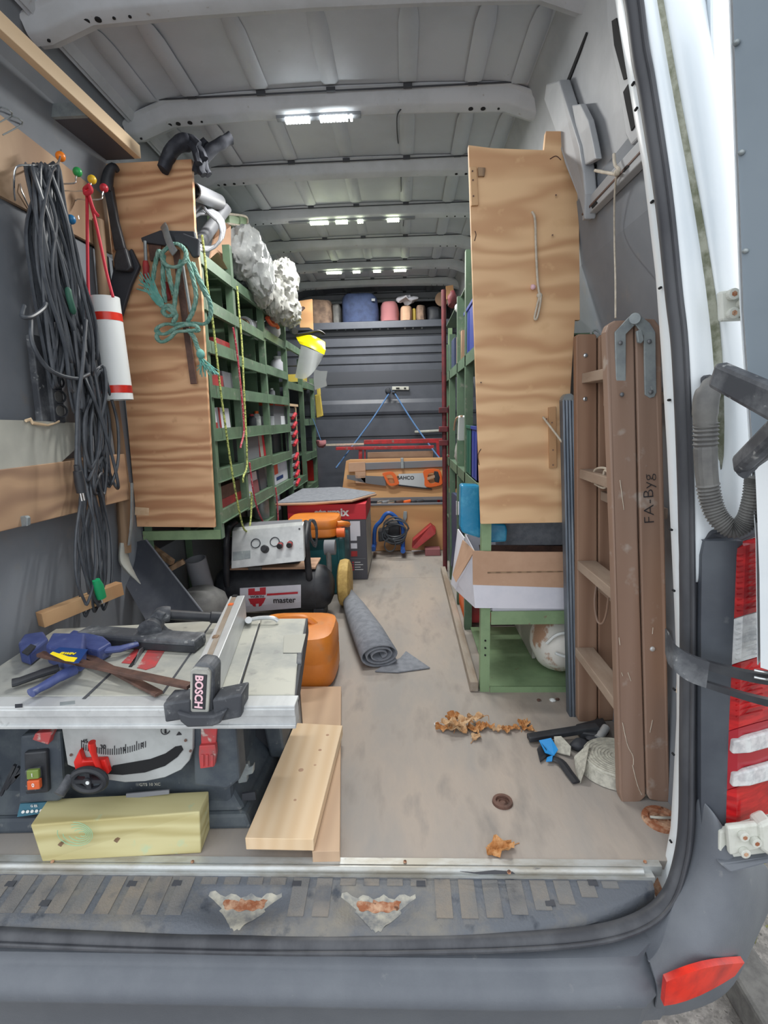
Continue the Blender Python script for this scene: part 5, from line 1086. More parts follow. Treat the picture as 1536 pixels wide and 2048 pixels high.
# red badge: notched shield with word across
decal([(497,1177),(510,1176),(510,1184),(497,1185)], M['bred'], lb); decal([(520,1175),(532,1174),(532,1183),(520,1184)], M['bred'], lb)
decal([(497,1183),(532,1181),(532,1189),(497,1190)], M['bred'], lb); decal([(497,1197),(532,1195),(527,1206),(502,1208)], M['bred'], lb)
decal([(502,1205),(512,1204),(512,1213),(507,1212)], M['bred'], lb); decal([(518,1204),(528,1203),(523,1211),(518,1213)], M['bred'], lb)
text('WÜRTH', .0125, onface(515,1193)+V((0,-.0045,0)), (1,0,.02), (0,.35,1), M['ink'], lb, sx=1.35, bold=.0003)
decal([(534,1187),(596,1183),(596,1187),(534,1191)], M['bred'], lb)
text('master', .036, onface(569,1200)+V((0,-.004,0)), (1,0,.02), (0,.1,1), M['ink'], lb, bold=.0006)
pa0 = [P(464,1062,1.24), P(606,1050,1.24), P(609,1122,1.17), P(462,1138,1.17)]
cp_ = obj('control_panel', B().add(pa0+[p+V((0,.03,.01)) for p in pa0], [(0,1,2,3),(7,6,5,4),(0,4,5,1),(1,5,6,2),(2,6,7,3),(3,7,4,0)]), M['alu'], t, bevel=.003)
pt = [P(464,1062,1.24), P(606,1050,1.24), P(604,1038,1.40), P(470,1046,1.40)]
obj('panel_hood', B().prism(pt, (0,0,-.012)), M['leadg'], t, bevel=.003)
nrm = (pa0[1]-pa0[0]).cross(pa0[3]-pa0[0]).normalized(); nrm = nrm if nrm.y < 0 else -nrm
def onp(px, py, o=0):
    d = _ray(px, py); k = (pa0[0]-CAM).dot(nrm)/d.dot(nrm); return CAM+d*k+nrm*o
for px, py in ((512,1087),(550,1084)):
    o = obj('gauge', B().pipe(onp(px,py,.0), onp(px,py,.006), .021, .003, 24), M['dark'], cp_, smooth=True)
    g2 = obj('gauge_face', B().cyl(onp(px,py,-.002), onp(px,py,.001), .018, 20), M['panelw'], cp_)
obj('regulator_knob', B().tube([onp(531,1099,0), onp(531,1099,.02), onp(531,1099,.03)], [.017,.016,.012], 18), M['black'], cp_, smooth=True)
for px, py in ((562,1092),(581,1090)):
    o = obj('coupling', B().cyl(onp(px,py-4,0), onp(px,py+4,.03), .011, 14), M['black'], cp_, smooth=True)
    obj('coupling_ring', B().pipe(onp(px,py-1,.012), onp(px,py+2,.02), .0125, .003, 14), M['redd'], o)
obj('type_plate', B().prism([onp(466,1104,.001),onp(501,1101,.001),onp(501,1117,.001),onp(466,1121,.001)], nrm*.001), M['steel'], cp_)
for px, py in ((601,1116),(599,1058)): obj('screw', B().cyl(onp(px,py,0), onp(px,py,.003), .004, 8), M['dark'], cp_)
for nm, pts in (('handle_bar', [P(470,1046,1.38),P(458,1056,1.30),P(453,1078,1.25),P(453,1110,1.25),P(453,1150,1.26),P(455,1172,1.27)]), ('handle_bar', [P(612,1046,1.42),P(614,1052,1.32),P(612,1075,1.25),P(614,1110,1.25),P(618,1150,1.27),P(620,1164,1.30)])):
    obj(nm, B().rope(pts, .0145, 5, 12), M['black'], t, smooth=True)
obj('pump_motor', B().cyl((-.62,1.42,.31), (-.42,1.42,.31), .06, 20), M['dark'], t, smooth=True); obj('motor_cover', B().box(-.42,-.28,1.35,1.50,.24,.36), M['dark'], t, bevel=.02)
obj('top_plate', B().box(-.60,-.20,1.30,1.46,.236,.246), M['cardb'], t, bevel=.002); obj('tank_clip', B().box(-.50,-.44,1.29,1.31,.238,.252), M['conduit'], t, bevel=.002)
obj('air_filter', B().cyl((-.17,1.40,.31), (-.12,1.40,.31), .035, 18), M['leadg'], t, smooth=True); obj('air_pipe', B().cyl((-.15,1.38,.31), (-.15,1.38,.20), .012, 12), M['conduit'], t, smooth=True)
obj('hose_bundle', B().tube(cr(sum([[P(617+4*math.sin(k),1045+k,1.36), P(625+3*math.cos(k),1040,1.37), P(634-2*k%3,1060,1.37), P(631,1085+k*3,1.38), P(622-k%2*3,1075,1.36)] for k in range(4)], []), 4), .004, 8), M['blackdust'], t, smooth=True)
obj('wheel', B().lathe([(.0,0),(.09,0),(.108,.008),(.113,.025),(.113,.035),(.108,.05),(.09,.058),(0,.058)], (-.118,1.46,.121), (1,0,0), 28), M['wheel'], t, smooth=True)
obj('foot', B().box(-.62,-.57,1.30,1.42,.001,.05).box(-.22,-.17,1.30,1.42,.001,.05), M['black'], t, bevel=.004)
# rolled carpet
t = thing('rolled_carpet', 'rolled grey carpet lying beside the compressor, spiral end facing out', 'carpet', (.05,1.1,0))
A0, A1 = V((.105,.835,.047)), V((-.075,1.46,.050)); ax = (A1-A0).normalized(); sd = V((ax.y,-ax.x,0)); up = V((0,0,1))
rows = []
for i in range(80):
    g = i/79; a = g*2*math.pi*3.1; ph = a-1.3
    def sec(c, rx_, rz_): return c+sd*math.cos(ph)*rx_*(.25+.75*g)+up*math.sin(ph)*rz_*(.25+.75*g)
    rows.append([sec(A0, .078, .044), sec(A0.lerp(A1,.3)+V((0,0,.006)), .072, .050), sec(A0.lerp(A1,.7)+V((0,0,.004)), .055, .050), sec(A1, .034, .046)])
obj('roll', B().grid(rows), M['carpet'], t, smooth=True, solid=.005)
obj('loose_flap', B().grid([[PZ(750,1344,.002),PZ(770,1330,.002)],[PZ(795,1346,.002),PZ(800,1318,.004)],[PZ(860,1337,.002),PZ(812,1304,.008)]], (0,0,.004)), M['carpet'], t, smooth=True)
# ================= front end of the load space =================
t = thing('wooden_bench_box', 'low plywood box across the front with a narrow tool trough', 'box', (.15,2.6,0))
obj('front_board', B().box(-.26,.62,2.50,2.518,.003,.315), M['plyB'], t, bevel=.001); obj('trough_floor', B().box(-.26,.62,2.52,2.60,.30,.31), M['cardb'], t)
obj('top_edge', B().box(-.26,.62,2.494,2.52,.315,.325), M['leadg'], t); obj('end_board', B().box(-.26,-.245,2.518,2.70,.003,.31).box(.605,.62,2.518,2.70,.003,.31), M['plyB'], t)
obj('latch', B().pxp([(807,1023),(814,1023),(814,1036),(810,1044),(806,1036)], 2.485, .012), M['steel'], t, bevel=.002)
t2 = obj('tool_board', B().prism([P(692,922,2.66),P(700,919,2.66),P(895,915,2.66),P(902,960,2.63),(.60,2.61,.335),(-.235,2.61,.335)], (0,.016,0)), M['plyB'], bevel=.001); tag(t2, 'upright plywood board behind the bench box holding two handsaws', 'board')
obj('lower_rail', B().box(-.235,.60,2.595,2.61,.33,.35), M['leadg'], t2)
b = B()
t = thing('trough_tools', 'small mixed metal tools lying in the bench trough', 'tools', P(775,1008,2.55)); t['label'] = 'small mixed metal tools lying in the bench trough'
for k, (px, m) in enumerate(((762,'chrome'),(772,'grey'),(782,'chrome'),(800,'brown'),(815,'orangeh'),(830,'dark'),(840,'dark'))):
    c = P(px, 1002, 2.56); obj('tool', B().cyl((c.x-.025,2.55,.325), (c.x+.02,2.57,.33), .011, 8), M[m], t, smooth=True)
tag(obj('straightedge', B().pxp([(728,926),(898,920),(898,933),(728,940)], 2.630, .012), M['leadg'], bevel=.002), 'grey aluminium straightedge fixed along the plywood tool board', 'straightedge')
tag(obj('clip', B().pxp([(801,916),(807,916),(808,937),(802,937)], 2.615, .012), M['steel'], bevel=.002), 'small steel clip over the straightedge', 'clip')
for q, l in (([(697,926),(730,924),(731,942),(697,944)],'upper cardboard pad holding the straightedge end'),([(710,944),(731,943),(731,967),(711,966)],'lower cardboard pad over the saw tip')): tag(obj('cardboard_pad', B().pxp(q, 2.60 if q[0][0]==710 else 2.612, .012), M['cardb'], bevel=.001), l, 'cardboard', 'cardboard pads on the tool board')
def handsaw(lab, blade, hand, hole, Y, m, txt=None):
    t = thing('handsaw', lab, 'saw', P(hand[0][0], hand[0][1], Y), 'handsaws on the plywood board')
    obj('blade', B().pxp(blade, Y, .003), M[m], t)
    b = B(); pp = cr([V((x,y,0)) for x,y in hand], 3, closed=True); hh = cr([V((x,y,0)) for x,y in hole], 3, closed=True)
    n = len(pp); ring = []
    for i in range(n):
        p_ = pp[i]; q_ = hh[int(i*len(hh)/n) % len(hh)]; ring.append([P(p_.x,p_.y,Y-.012), P(q_.x,q_.y,Y-.012), P(q_.x,q_.y,Y+.012), P(p_.x,p_.y,Y+.012), P(p_.x,p_.y,Y-.012)])
    b.grid(ring+[ring[0]]); obj('handle', b, M['orangeh'], t, bevel=.002)
    return t
s1 = handsaw('handsaw with orange and black handle and lettered blade', [(797,948),(850,946),(853,975),(864,978),(797,970)], [(848,940),(878,939),(884,958),(882,970),(852,974),(849,958)], [(857,948),(868,946),(872,956),(870,965),(860,966),(856,957)], 2.605, 'steelblade')
text('BAHCO', .034, P(811,956,2.6035), (1,0,-.03), (0,0,1), M['ink'], s1, bold=.001)
obj('teeth', B().pxp([(797,969),(864,977),(864,979.5),(797,972)], 2.603, .003), M['ink'], s1)
obj('grip_insert', B().pxp([(868,942),(876,943),(880,955),(878,966),(870,964),(868,954)], 2.590, .03), M['black'], s1, bevel=.004)
obj('bolt_strip', B().pxp([(854,955),(869,950),(870,955),(855,960)], 2.588, .01), M['cardb'], s1)
s2 = handsaw('handsaw with orange frame handle and dull tapered blade on the left', [(694,950),(770,953),(772,972),(735,967),(694,958)], [(766,946),(786,944),(797,962),(796,969),(778,971),(767,952)], [(772,951),(783,950),(789,963),(788,966),(780,966),(774,955)], 2.600, 'rustblade')
# red sack truck lying across
t = thing('sack_truck', 'red painted steel sack truck frame behind the tool board', 'frame', P(790,915,2.85))
obj('top_bar', B().beam(P(728,884,2.9), P(893,881,2.9), .03, .03), M['redp'], t, bevel=.002); obj('lower_bar', B().beam(P(672,897,2.85), P(868,894,2.85), .03, .022), M['redp'], t, bevel=.002)
obj('pale_bar', B().beam(P(652,890,2.88), P(728,888,2.88), .02, .014), M['wcord'], t); obj('upright', B().beam(P(721,898,2.86), P(721,925,2.86), .024, .024, up=(0,1,0)).beam(P(730,898,2.86), P(730,925,2.86), .01, .02, up=(0,1,0)).beam(P(875,885,2.88), P(877,918,2.88), .02, .02, up=(0,1,0)), M['redp'], t)
obj('inner_panel', B().pxp([(735,905),(866,902),(866,918),(735,921)], 2.93, .015), M['cardb'], t); obj('foot', B().beam(P(721,925,2.86), V((P(721,925,2.86).x,2.86,.0)), .024, .024, up=(0,1,0)), M['redp'], t); obj('foot', B().beam(P(877,918,2.88), V((P(877,918,2.88).x,2.88,.0)), .02, .02, up=(0,1,0)), M['redp'], t)
t = thing('tie_cord', 'blue cord hung from the bulkhead plate down both sides', 'cord', P(783,778,3.25))
obj('cord', B().rope([P(782,781,3.26),P(745,838,3.1),P(705,892,2.95),P(672,936,2.8)], .006), M['bluec'], t, smooth=True)
obj('cord', B().rope([P(787,783,3.26),P(830,850,3.05),P(870,905,2.8),P(905,948,2.55)], .006), M['bluec'], t, smooth=True); obj('knot', B().ball(P(776,782,3.25), .025, 10).ball(P(789,786,3.25), .016, 8).jig(.008,30), M['dark'], t, smooth=True)
# blue tubular machine
t = thing('work_light', 'black work light in a blue tubular A-shaped stand with cables', 'work light', P(782,1098,2.40))
Y = 2.38
obj('tube_frame', B().tube(cr([P(748,1100,Y),P(750,1058,Y),P(762,1042,Y),P(772,1028,Y),P(784,1028,Y),P(800,1044,Y),P(806,1060,Y),P(806,1100,Y)], 5), .013, 10), M['bluetube'], t, smooth=True)
obj('foot', B().cyl(P(748,1092,Y)+V((0,-.08,0)), P(748,1092,Y)+V((0,.08,0)), .016, 10).cyl(P(806,1096,Y)+V((0,-.08,0)), P(806,1096,Y)+V((0,.08,0)), .016, 10), M['bluetube'], t, smooth=True)
obj('lamp_body', B().pxp([(756,1062),(778,1058),(776,1082),(757,1084)], Y-.01, .09), M['black'], t, bevel=.006); obj('lamp_top', B().pxp([(772,1045),(800,1044),(802,1085),(776,1088)], Y+.03, .08), M['black'], t, bevel=.01)
obj('cable_coil', B().tube(cr([P(790+24*math.cos(a*.9)*(1+.15*math.sin(a*2.3)), 1062+20*math.sin(a*.9)+8*math.sin(a*.37), Y-.03-.01*math.sin(a)) for a in range(34)], 3), .005, 6), M['cable'], t, smooth=True)
obj('cable_loop', B().tube([P(780+11*math.cos(a/16*6.283), 1090+13*math.sin(a/16*6.283), Y-.05) for a in range(16)], .004, 6, closed=True), M['cable'], t, smooth=True)
tag(obj('brick_box', B().prism([P(826,1082,2.36),P(862,1050,2.42),P(872,1058,2.42),P(871,1068,2.40),P(833,1098,2.36),P(824,1096,2.36)], (0,.09,0)), M['redd'], bevel=.002), 'long dull red box tilted against the bench box', 'box')
tag(obj('small_box', B().box(*sorted((P(850,1092,2.38).x,P(880,1092,2.38).x)),2.36,2.44,.001,.045), M['pink'], bevel=.002), 'small pinkish red box on the floor before the bench box', 'box')
for i, q in enumerate(([(820,1096),(850,1094),(846,1102),(824,1103)],[(880,1090),(896,1091),(896,1096),(882,1097)])): tag(obj('paper', B().prism([PZ(x,y,.001) for x,y in q], (0,0,.002)), M['cwhite']), ['white scrap of paper below the tilted red box','white scrap of paper near the blue panel'][i], 'paper', 'paper scraps')
tag(obj('putty_knife', B().prism([PZ(x,y,.005) for x,y in ((864,1094),(882,1096),(880,1101),(868,1101))], (0,0,.012)).cyl(PZ(875,1094,.01), PZ(874,1086,.02), .008), M['dark']), 'small dark scraper on the floor near the blue panel', 'tool')
# things on the overhead shelf
zt = 1.614
def soft(name, lab, cat, x0, x1, y, h, m, j=.012, d=.12, grp='things on the front overhead shelf'):
    X0, X1 = P(x0,620,y).x, P(x1,620,y).x
    t = thing(name, lab, cat, ((X0+X1)/2, y, zt), grp); n = 17; rows = []
    for i in range(8):
        v = i/7; k = [.86,.98,1,1,.98,.93,.8,.45][i]; rows.append([((X0+X1)/2+(X1-X0)/2*k*math.copysign(abs(math.cos(a/16*6.283))**.6, math.cos(a/16*6.283)), y+d*k*math.copysign(abs(math.sin(a/16*6.283))**.6, math.sin(a/16*6.283)), zt+.001+h*[0,.03,.2,.45,.7,.86,.96,1][i]) for a in range(17)])
    b = B().grid(rows); b.f.append(tuple(range(7*17, 7*17+16)))
    for i, v in enumerate(b.v):
        if v.z > zt+.01: b.v[i] = v+noise.noise_vector(v*12)*j
    obj('fabric', b, M[m], t, smooth=True); return t
t = soft('backpack', 'navy blue bag standing tall on the front overhead shelf', 'bag', 684, 757, 3.38, .225, 'bluedk', d=.10); obj('badge', B().pxp([(743,597),(750,597),(750,602),(743,602)], 3.27, .006), M['grey'], t)
soft('fabric_bundle', 'brown patterned bundle at the left end of the overhead shelf', 'bundle', 622, 667, 3.42, .19, 'beige')
soft('bag', 'dull green bag squeezed beside the navy bag', 'bag', 667, 684, 3.46, .16, 'conduit')
soft('pink_bag', 'dusty pink bag on the overhead shelf right of the navy one', 'bag', 761, 798, 3.38, .15, 'pink')
soft('cardboard_box', 'small cardboard box on the overhead shelf under a white cloth', 'box', 800, 824, 3.38, .115, 'cardb', j=.003)
t = soft('bottle_bag', 'pale beige bag beside the cardboard box on the shelf', 'bag', 833, 850, 3.38, .12, 'beige'); soft('dark_bag', 'dark crumpled bag at the right of the overhead shelf', 'bag', 850, 882, 3.42, .11, 'dark')
t = soft('yellow_bottle', 'small yellow item between the boxes on the overhead shelf', 'bottle', 824, 832, 3.36, .10, 'yellowd', j=.004, d=.03)
tag(obj('white_cloth', B().ball(P(815,599,3.38), .07, 14, (1.2,.8,.3)).jig(.03,24), M['cwhite'], smooth=True), 'crumpled white cloth on top of the small cardboard box', 'cloth')
tag(obj('tan_disc', B().cyl(P(884,598,3.45), P(884,598,3.50), .055, 24), M['cardb'], bevel=.004), 'round tan disc leaning at the right end of the overhead shelf', 'lid')
# ================= right side =================
Yb = .64
pan = obj('end_panel', B().pxp([(937,290),(985,296),(1088,300),(1092,262),(1124,262),(1136,300),(1148,350),(1158,400),(1160,640),(1150,640),(1140,800),(1127,1045),(962,1048),(948,640)], Yb, .018), M['plyR'], bevel=.001)
tag(pan, 'tall pale plywood panel closing the end of the right rack', 'panel')
for q, m in (([(940,333),(953,333),(957,410),(943,411)],'batten'),([(956,334),(971,335),(969,352),(957,352)],'handle'),([(1097,815),(1112,813),(1114,935),(1099,937)],'batten')): obj('wood_cleat', B().pxp(q, Yb-.008, .008), M[m], pan, bevel=.001)
b = B()
for px, py in ((945,342),(946,360),(947,392),(1104,845),(1106,900),(1106,930),(962,765),(1112,390),(1093,838),(1105,470)): b.cyl(P(px,py,Yb-.010), P(px,py,Yb-.004), .0022, 8)
obj('screw_heads', b, M['brown'], pan)['kind'] = 'stuff'
b = B()
for pts in ([(958,930),(956,910),(962,898)],[(950,462),(952,470),(949,482)],[(1100,318),(1112,312),(1122,320)]): b.rope([P(x,y,Yb-.0008) for x,y in pts], .0012, 4, 4)
obj('dark_scratch', b, M['brown'], pan)
t = thing('looped_cord', 'pale cord with a small loop hanging on the right plywood panel', 'cord', P(1070,640,Yb-.01), 'cords on the right plywood panel')
obj('cord', B().rope([P(1064,424,Yb),P(1070,440,Yb-.008),P(1072,500,Yb-.008),P(1075,560,Yb-.008),P(1079,590,Yb-.008)], .0032), M['wcord'], t, smooth=True)
obj('loop', B().rope([P(1079,592,Yb-.01),P(1074,612,Yb-.01),P(1069,636,Yb-.008),P(1074,636,Yb-.012),P(1080,610,Yb-.012),P(1082,592,Yb-.012)], .003), M['wcord'], t, smooth=True)
obj('knot', B().ball(P(1079,591,Yb-.010), .008, 10, (1,.8,1)), M['wcord'], t, smooth=True); obj('rope_end', B().ball(P(1066,574,Yb-.008), .007, 10).jig(.002,90), M['pinkink'], t, smooth=True)
tag(obj('short_cord', B().rope([P(1088,837,Yb), P(1092,842,Yb-.02), P(1150,918,Yb-.06)], .003), M['wcord'], smooth=True), 'pale cord running from the right panel to the ladder', 'cord')
# right rack
t = thing('shelving_rack', 'light green steel rack along the right wall', 'shelf', (.62,1.3,0))
obj('post', B().prism([(.438,.66,0),(.438,.69,0),(.442,.69,0),(.442,.664,0),(.468,.664,0),(.468,.66,0)], (0,0,.62)), M['greenl'], t)
for y in (1.17, 1.47, 1.86, 2.25):
    tp = 1.50 if y < 1.3 else (1.40 if y < 1.7 else 1.3)
    for x, s in ((.446,1),(.778,-1)): obj('post', B().prism([(x,y-.004,0),(x,y+.026,0),(x+s*.003,y+.026,0),(x+s*.003,y,0),(x+s*.03,y,0),(x+s*.03,y-.004,0)], (0,0,tp if s > 0 else 1.06)), M['green'], t)
for z in (.015,.275): 
    obj('shelf', B().box(.47,.80,.67,1.16,z-.004,z).box(.47,.80,.656,.66,z-.04 if z > .1 else 0,z+.004), M['greenl'], t)
for z in (.665,1.12): obj('shelf', B().box(.45,.80 if z < 1 else .755,.665,2.28,z-.004,z).box(.446,.45,.70,2.28,z-.04,z+.002), M['green'], t)
for z in (1.40,.30): obj('shelf', B().box(.46,.69 if z > 1 else .79,1.21,2.28,z-.004,z), M['green'], t)
b = B()
for z in (.13,.155,.18): b.cyl((.453,.6565,z), (.453,.6605,z), .003, 8)
obj('bolt_holes', b, M['holeblk'], t)['kind'] = 'stuff'
tag(obj('floor_batten', B().box(.405,.432,.66,2.0,.001,.035), M['dustywood'], bevel=.002), 'dusty wooden batten on the floor along the right rack', 'wood')
# white carton with open flaps
t = thing('open_carton', 'large white carton with open cardboard flaps on the right rack', 'box', (.6,.9,.28))
obj('carton', B().box(.475,.80,.665,.667,.277,.335).box(.445,.447,.70,1.15,.277,.42).box(.45,.80,1.14,1.15,.277,.42).box(.445,.80,.67,1.15,.277,.279), M['cwhite'], t)
obj('front_flap', B().pxp([(945,1102),(1040,1104),(1132,1104),(1135,1176),(1040,1174),(946,1170)], .652, .004), M['cardb'], t); obj('flap_crease', B().pxp([(975,1144),(1134,1142),(1134,1144),(975,1147)], .6505, .002), M['handle'], t)
obj('front_wall', B().pxp([(946,1170),(1136,1176),(1138,1218),(950,1216)], .650, .003), M['cwhite'], t)
obj('inner_wall', B().pxp([(958,1090),(1130,1090),(1130,1106),(960,1104)], .80, .003), M['brown'], t)
obj('left_flap', B().prism([P(948,1102,.66),P(925,1080,.86),P(905,1150,.90),P(912,1165,.80)], (.003,0,0)), M['cardb'], t)
obj('side_flap', B().prism([P(948,1108,.66),P(912,1165,.80),P(911,1180,.82),P(950,1216,.66)], (.003,.0,0)), M['cwhite'], t)
obj('outer_sheet', B().prism([P(915,1058,1.1),P(928,1076,.95),P(912,1180,.95),P(902,1168,1.1)], (.004,0,0)), M['cwhite'], t)
tag(obj('grey_sheet', B().pxp([(990,1045),(1126,1045),(1128,1092),(992,1090)], .80, .01), M['carpet']), 'grey sheet standing behind the open white carton', 'sheet')
tag(obj('blue_pack', B().pxp([(970,1044),(1012,1049),(1015,1062),(1013,1084),(972,1086)], .72, .08), M['bluefilm'], bevel=.006), 'blue film wrapped pack right of the light green post', 'package', 'blue packs')
tag(obj('blue_pack', B().pxp([(922,970),(961,972),(962,1078),(950,1074),(924,1066),(921,1055)], .76, .06), M['bluefilm'], bevel=.008), 'blue film wrapped pack left of the light green post', 'package', 'blue packs')
t = thing('navy_board', 'dark navy panel standing upright at the far right rack', 'panel', (.47,2.0,0))
obj('panel', B().prism([P(897,985,2.1),P(906,985,1.75),P(922,1000,1.40),P(921,1060,1.40),P(903,1135,1.75),P(897,1120,2.1)], (.02,0,0)), M['navy'], t, bevel=.004); obj('white_label', B().prism([P(913,1002,1.52),P(921,1004,1.40),P(921,1030,1.40),P(913,1030,1.52)], (-.002,0,0)), M['cwhite'], t, bevel=.001)
# crates, drywall, cement bag
t = thing('red_crate', 'orange red plastic crate on the bottom of the right rack', 'crate', (.62,1.30,.017))
obj('front_wall', B().box(.475,.66,1.20,1.21,.019,.20), M['redd'], t, bevel=.002); obj('side_wall', B().box(.452,.458,1.20,1.45,.019,.20), M['orangeh'], t, bevel=.002); obj('crate_base', B().box(.455,.66,1.2,1.45,.018,.022), M['redd'], t); obj('back_wall', B().box(.455,.66,1.44,1.45,.019,.20).box(.655,.66,1.2,1.45,.019,.20), M['redd'], t)
obj('hand_slot', B().box(.60,.63,1.198,1.20,.14,.18), M['maroon'], t); obj('wire_handle', B().rope([(.450,1.22,.17),(.447,1.22,.13),(.447,1.25,.13),(.450,1.25,.17)], .002), M['dark'], t)
for i, x in enumerate((.655,.672,.689)): tag(obj('plasterboard', B().box(x,x+.012,.86+i*.02,1.16,.018,.25), M['panelw'], bevel=.001), ['leftmost grey plasterboard strip on the bottom shelf','middle grey plasterboard strip on the bottom shelf','plasterboard strip beside the cement bag on the bottom shelf'][i], 'board', 'plasterboard strips')
t = thing('cement_bag', 'torn white and brown bag of cement on the bottom shelf', 'bag', (.745,.78,.017))
b = B().ball((.722,.79,.125), .108, 26, (.85,1.05,1.0)); b.v = [V((v.x, v.y, max(.018, v.z))) for v in b.v]; b.jig(.008, 20); b.v = [V((v.x, v.y, max(.0175, v.z))) for v in b.v]
obj('bag', b, M['cement'], t, smooth=True); obj('string_loop', B().rope([(.66,.70,.15),(.69,.68,.19),(.74,.68,.19),(.76,.67,.15),(.72,.665,.12),(.68,.67,.13)], .005), M['whitep'], t, smooth=True)
# bins further up the right rack
def bin_(lab, x0, x1, y0, y1, yd, h, m, z, nm='storage_bin'):
    t = thing(nm, lab, 'bin', (.52, yd, z), 'bins on the right rack')
    a = PX(x1, y1, .452).y; c = PX(x0, y1, .452).y; a, c = min(a,c), max(a,c); zb = z+.001
    obj('shell', B().box(.452,.456,a,c,zb,zb+h).box(.452,.70,a,a+.004,zb,zb+h).box(.452,.70,c-.004,c,zb,zb+h).box(.452,.70,a,c,zb,zb+.004), M[m], t); obj('rim', B().box(.448,.458,a-.003,c+.003,zb+h-.012,zb+h), M[m], t, bevel=.001)
    obj('rib', B().box(.4495,.453,(a+c)/2-.006,(a+c)/2+.006,zb+.01,zb+h-.02), M[m], t); return t
bin_('blue plastic bin on the upper right shelf', 929, 948, 620, 702, 1.0, .17, 'blue', 1.12)
bin_('green plastic bin on the middle right shelf', 932, 942, 870, 940, 1.1, .19, 'gbin', .665)
bin_('blue plastic bin beside the green one, middle right shelf', 943, 954, 865, 945, .95, .19, 'blue', .665)
tag(obj('cardboard_sheet', B().prism([PX(913,675,.46),PX(924,660,.46),PX(922,720,.46),PX(913,730,.46)], (.06,0,0)), M['cardb']), 'tan cardboard piece on the upper right shelf beside the post', 'cardboard')
tag(obj('dark_box', B().prism([PX(897,690,.455),PX(908,675,.455),PX(908,735,.455),PX(898,745,.455)], (.1,0,0)), M['navy'], bevel=.003), 'dark blue box far along the upper right shelf', 'box')
t = thing('spray_bottle', 'white bottle and film hanging by the middle right shelf', 'bottle', (.45,1.33,.667)); a = PX(921,925,.462)
obj('neck', B().beam(PX(924,832,.455), PX(922,880,.455), .03, .02, up=(0,1,0)), M['whitep'], t, bevel=.004); obj('body', B().ball(PX(922,903,.47), .05, 14, (.6,1,1.3)).jig(.008,26), M['film2'], t, smooth=True); obj('tube', B().rope([PX(924,832,.452),PX(912,838,.44),PX(908,860,.44)], .004), M['cardb'], t, smooth=True)
tag(obj('red_case', B().box(.55,.78,.80,1.15,.80,.86), M['redd'], bevel=.004), 'flat dark red case deep in the middle right shelf', 'case'); bpy.data.objects['red_case'].location.z = .667
tag(obj('grey_case', B().box(.50,.70,1.2,1.42,1.122,1.20), M['conduit'], bevel=.004), 'grey case behind the posts on the upper right shelf', 'case')
tag(obj('plastic_ball', B().ball(PX(919,616,.46), .022, 12).cyl(PX(919,630,.46),PX(919,670,.46),.008), M['whitep'], smooth=True), 'white plastic knob between the upper right posts', 'knob')
# maroon stand
t = thing('maroon_stand', 'tall slim maroon steel stand at the far right rack', 'stand', (.43,1.9,0))
obj('pole', B().tube([(.432,2.02,.0),(.430,2.02,1.55)], .013, 10), M['maroon'], t, smooth=True); obj('clamp_head', B().ball(P(905,598,2.02), .035, 12, (.8,.8,1.3)).jig(.012,40), M['maroon'], t, smooth=True)
for py in (820,858,885): obj('bracket', B().box(.40,.45,1.99,2.03,P(900,py,2.02).z-.015,P(900,py,2.02).z+.015), M['maroon'], t, bevel=.003)
obj('foot_block', B().pxp([(896,910),(912,910),(914,975),(904,990),(898,975)], 1.98, .04), M['maroon'], t, bevel=.006); obj('lower_tube', B().pxp([(897,810),(911,812),(911,912),(897,910)], 2.0, .04), M['maroon'], t, bevel=.006)
tag(obj('tan_board', B().pxp([(892,572),(906,570),(910,600),(893,598)], 2.9, .02), M['plyB']), 'small tan board at the top of the far right rack', 'board')
tag(obj('tall_post', B().box(.555,.585,3.20,3.23,0,1.585), M['greenl']), 'narrow green post by the bulkhead at the far right', 'post')
tag(obj('round_lamp', B().ball(P(889,775,2.6), .05, 16, (.35,1,1.5)), M['glass'], smooth=True), 'cloudy clear disc hanging past the maroon stand', 'disc')
# ---------------- aluminium profile ----------------
t = thing('aluminium_profile', 'dusty fluted grey aluminium plank standing between panel and ladder', 'plank', (.70,.55,0))
a0, a1 = P(1139,1440,.515), P(1125,800,.585); b0, b1 = P(1163,1440,.515), P(1150,800,.585)
n = 9; rows = []
for s in [i/12 for i in range(13)]:
    top = .0 if s < .99 else 0; lft = a0.lerp(a1, s); rgt = b0.lerp(b1, s)
    rows.append([lft.lerp(rgt, u/8)+V((0, -.003 if u % 2 else .0, 0)) for u in range(9)])
obj('fluted_face', B().grid(rows, (0,.03,0)), mat('alu_old', sr(92,102,114), .45, .4, col2=sr(120,128,138), scale=10, stretch=(4,1,.4)), t)
obj('rounded_end', B().prism([P(1125,802,.584),P(1127,794,.584),P(1133,788,.584),P(1142,787,.584),P(1149,792,.584),P(1150,802,.584)], (0,.03,0)), M['steel'], t)
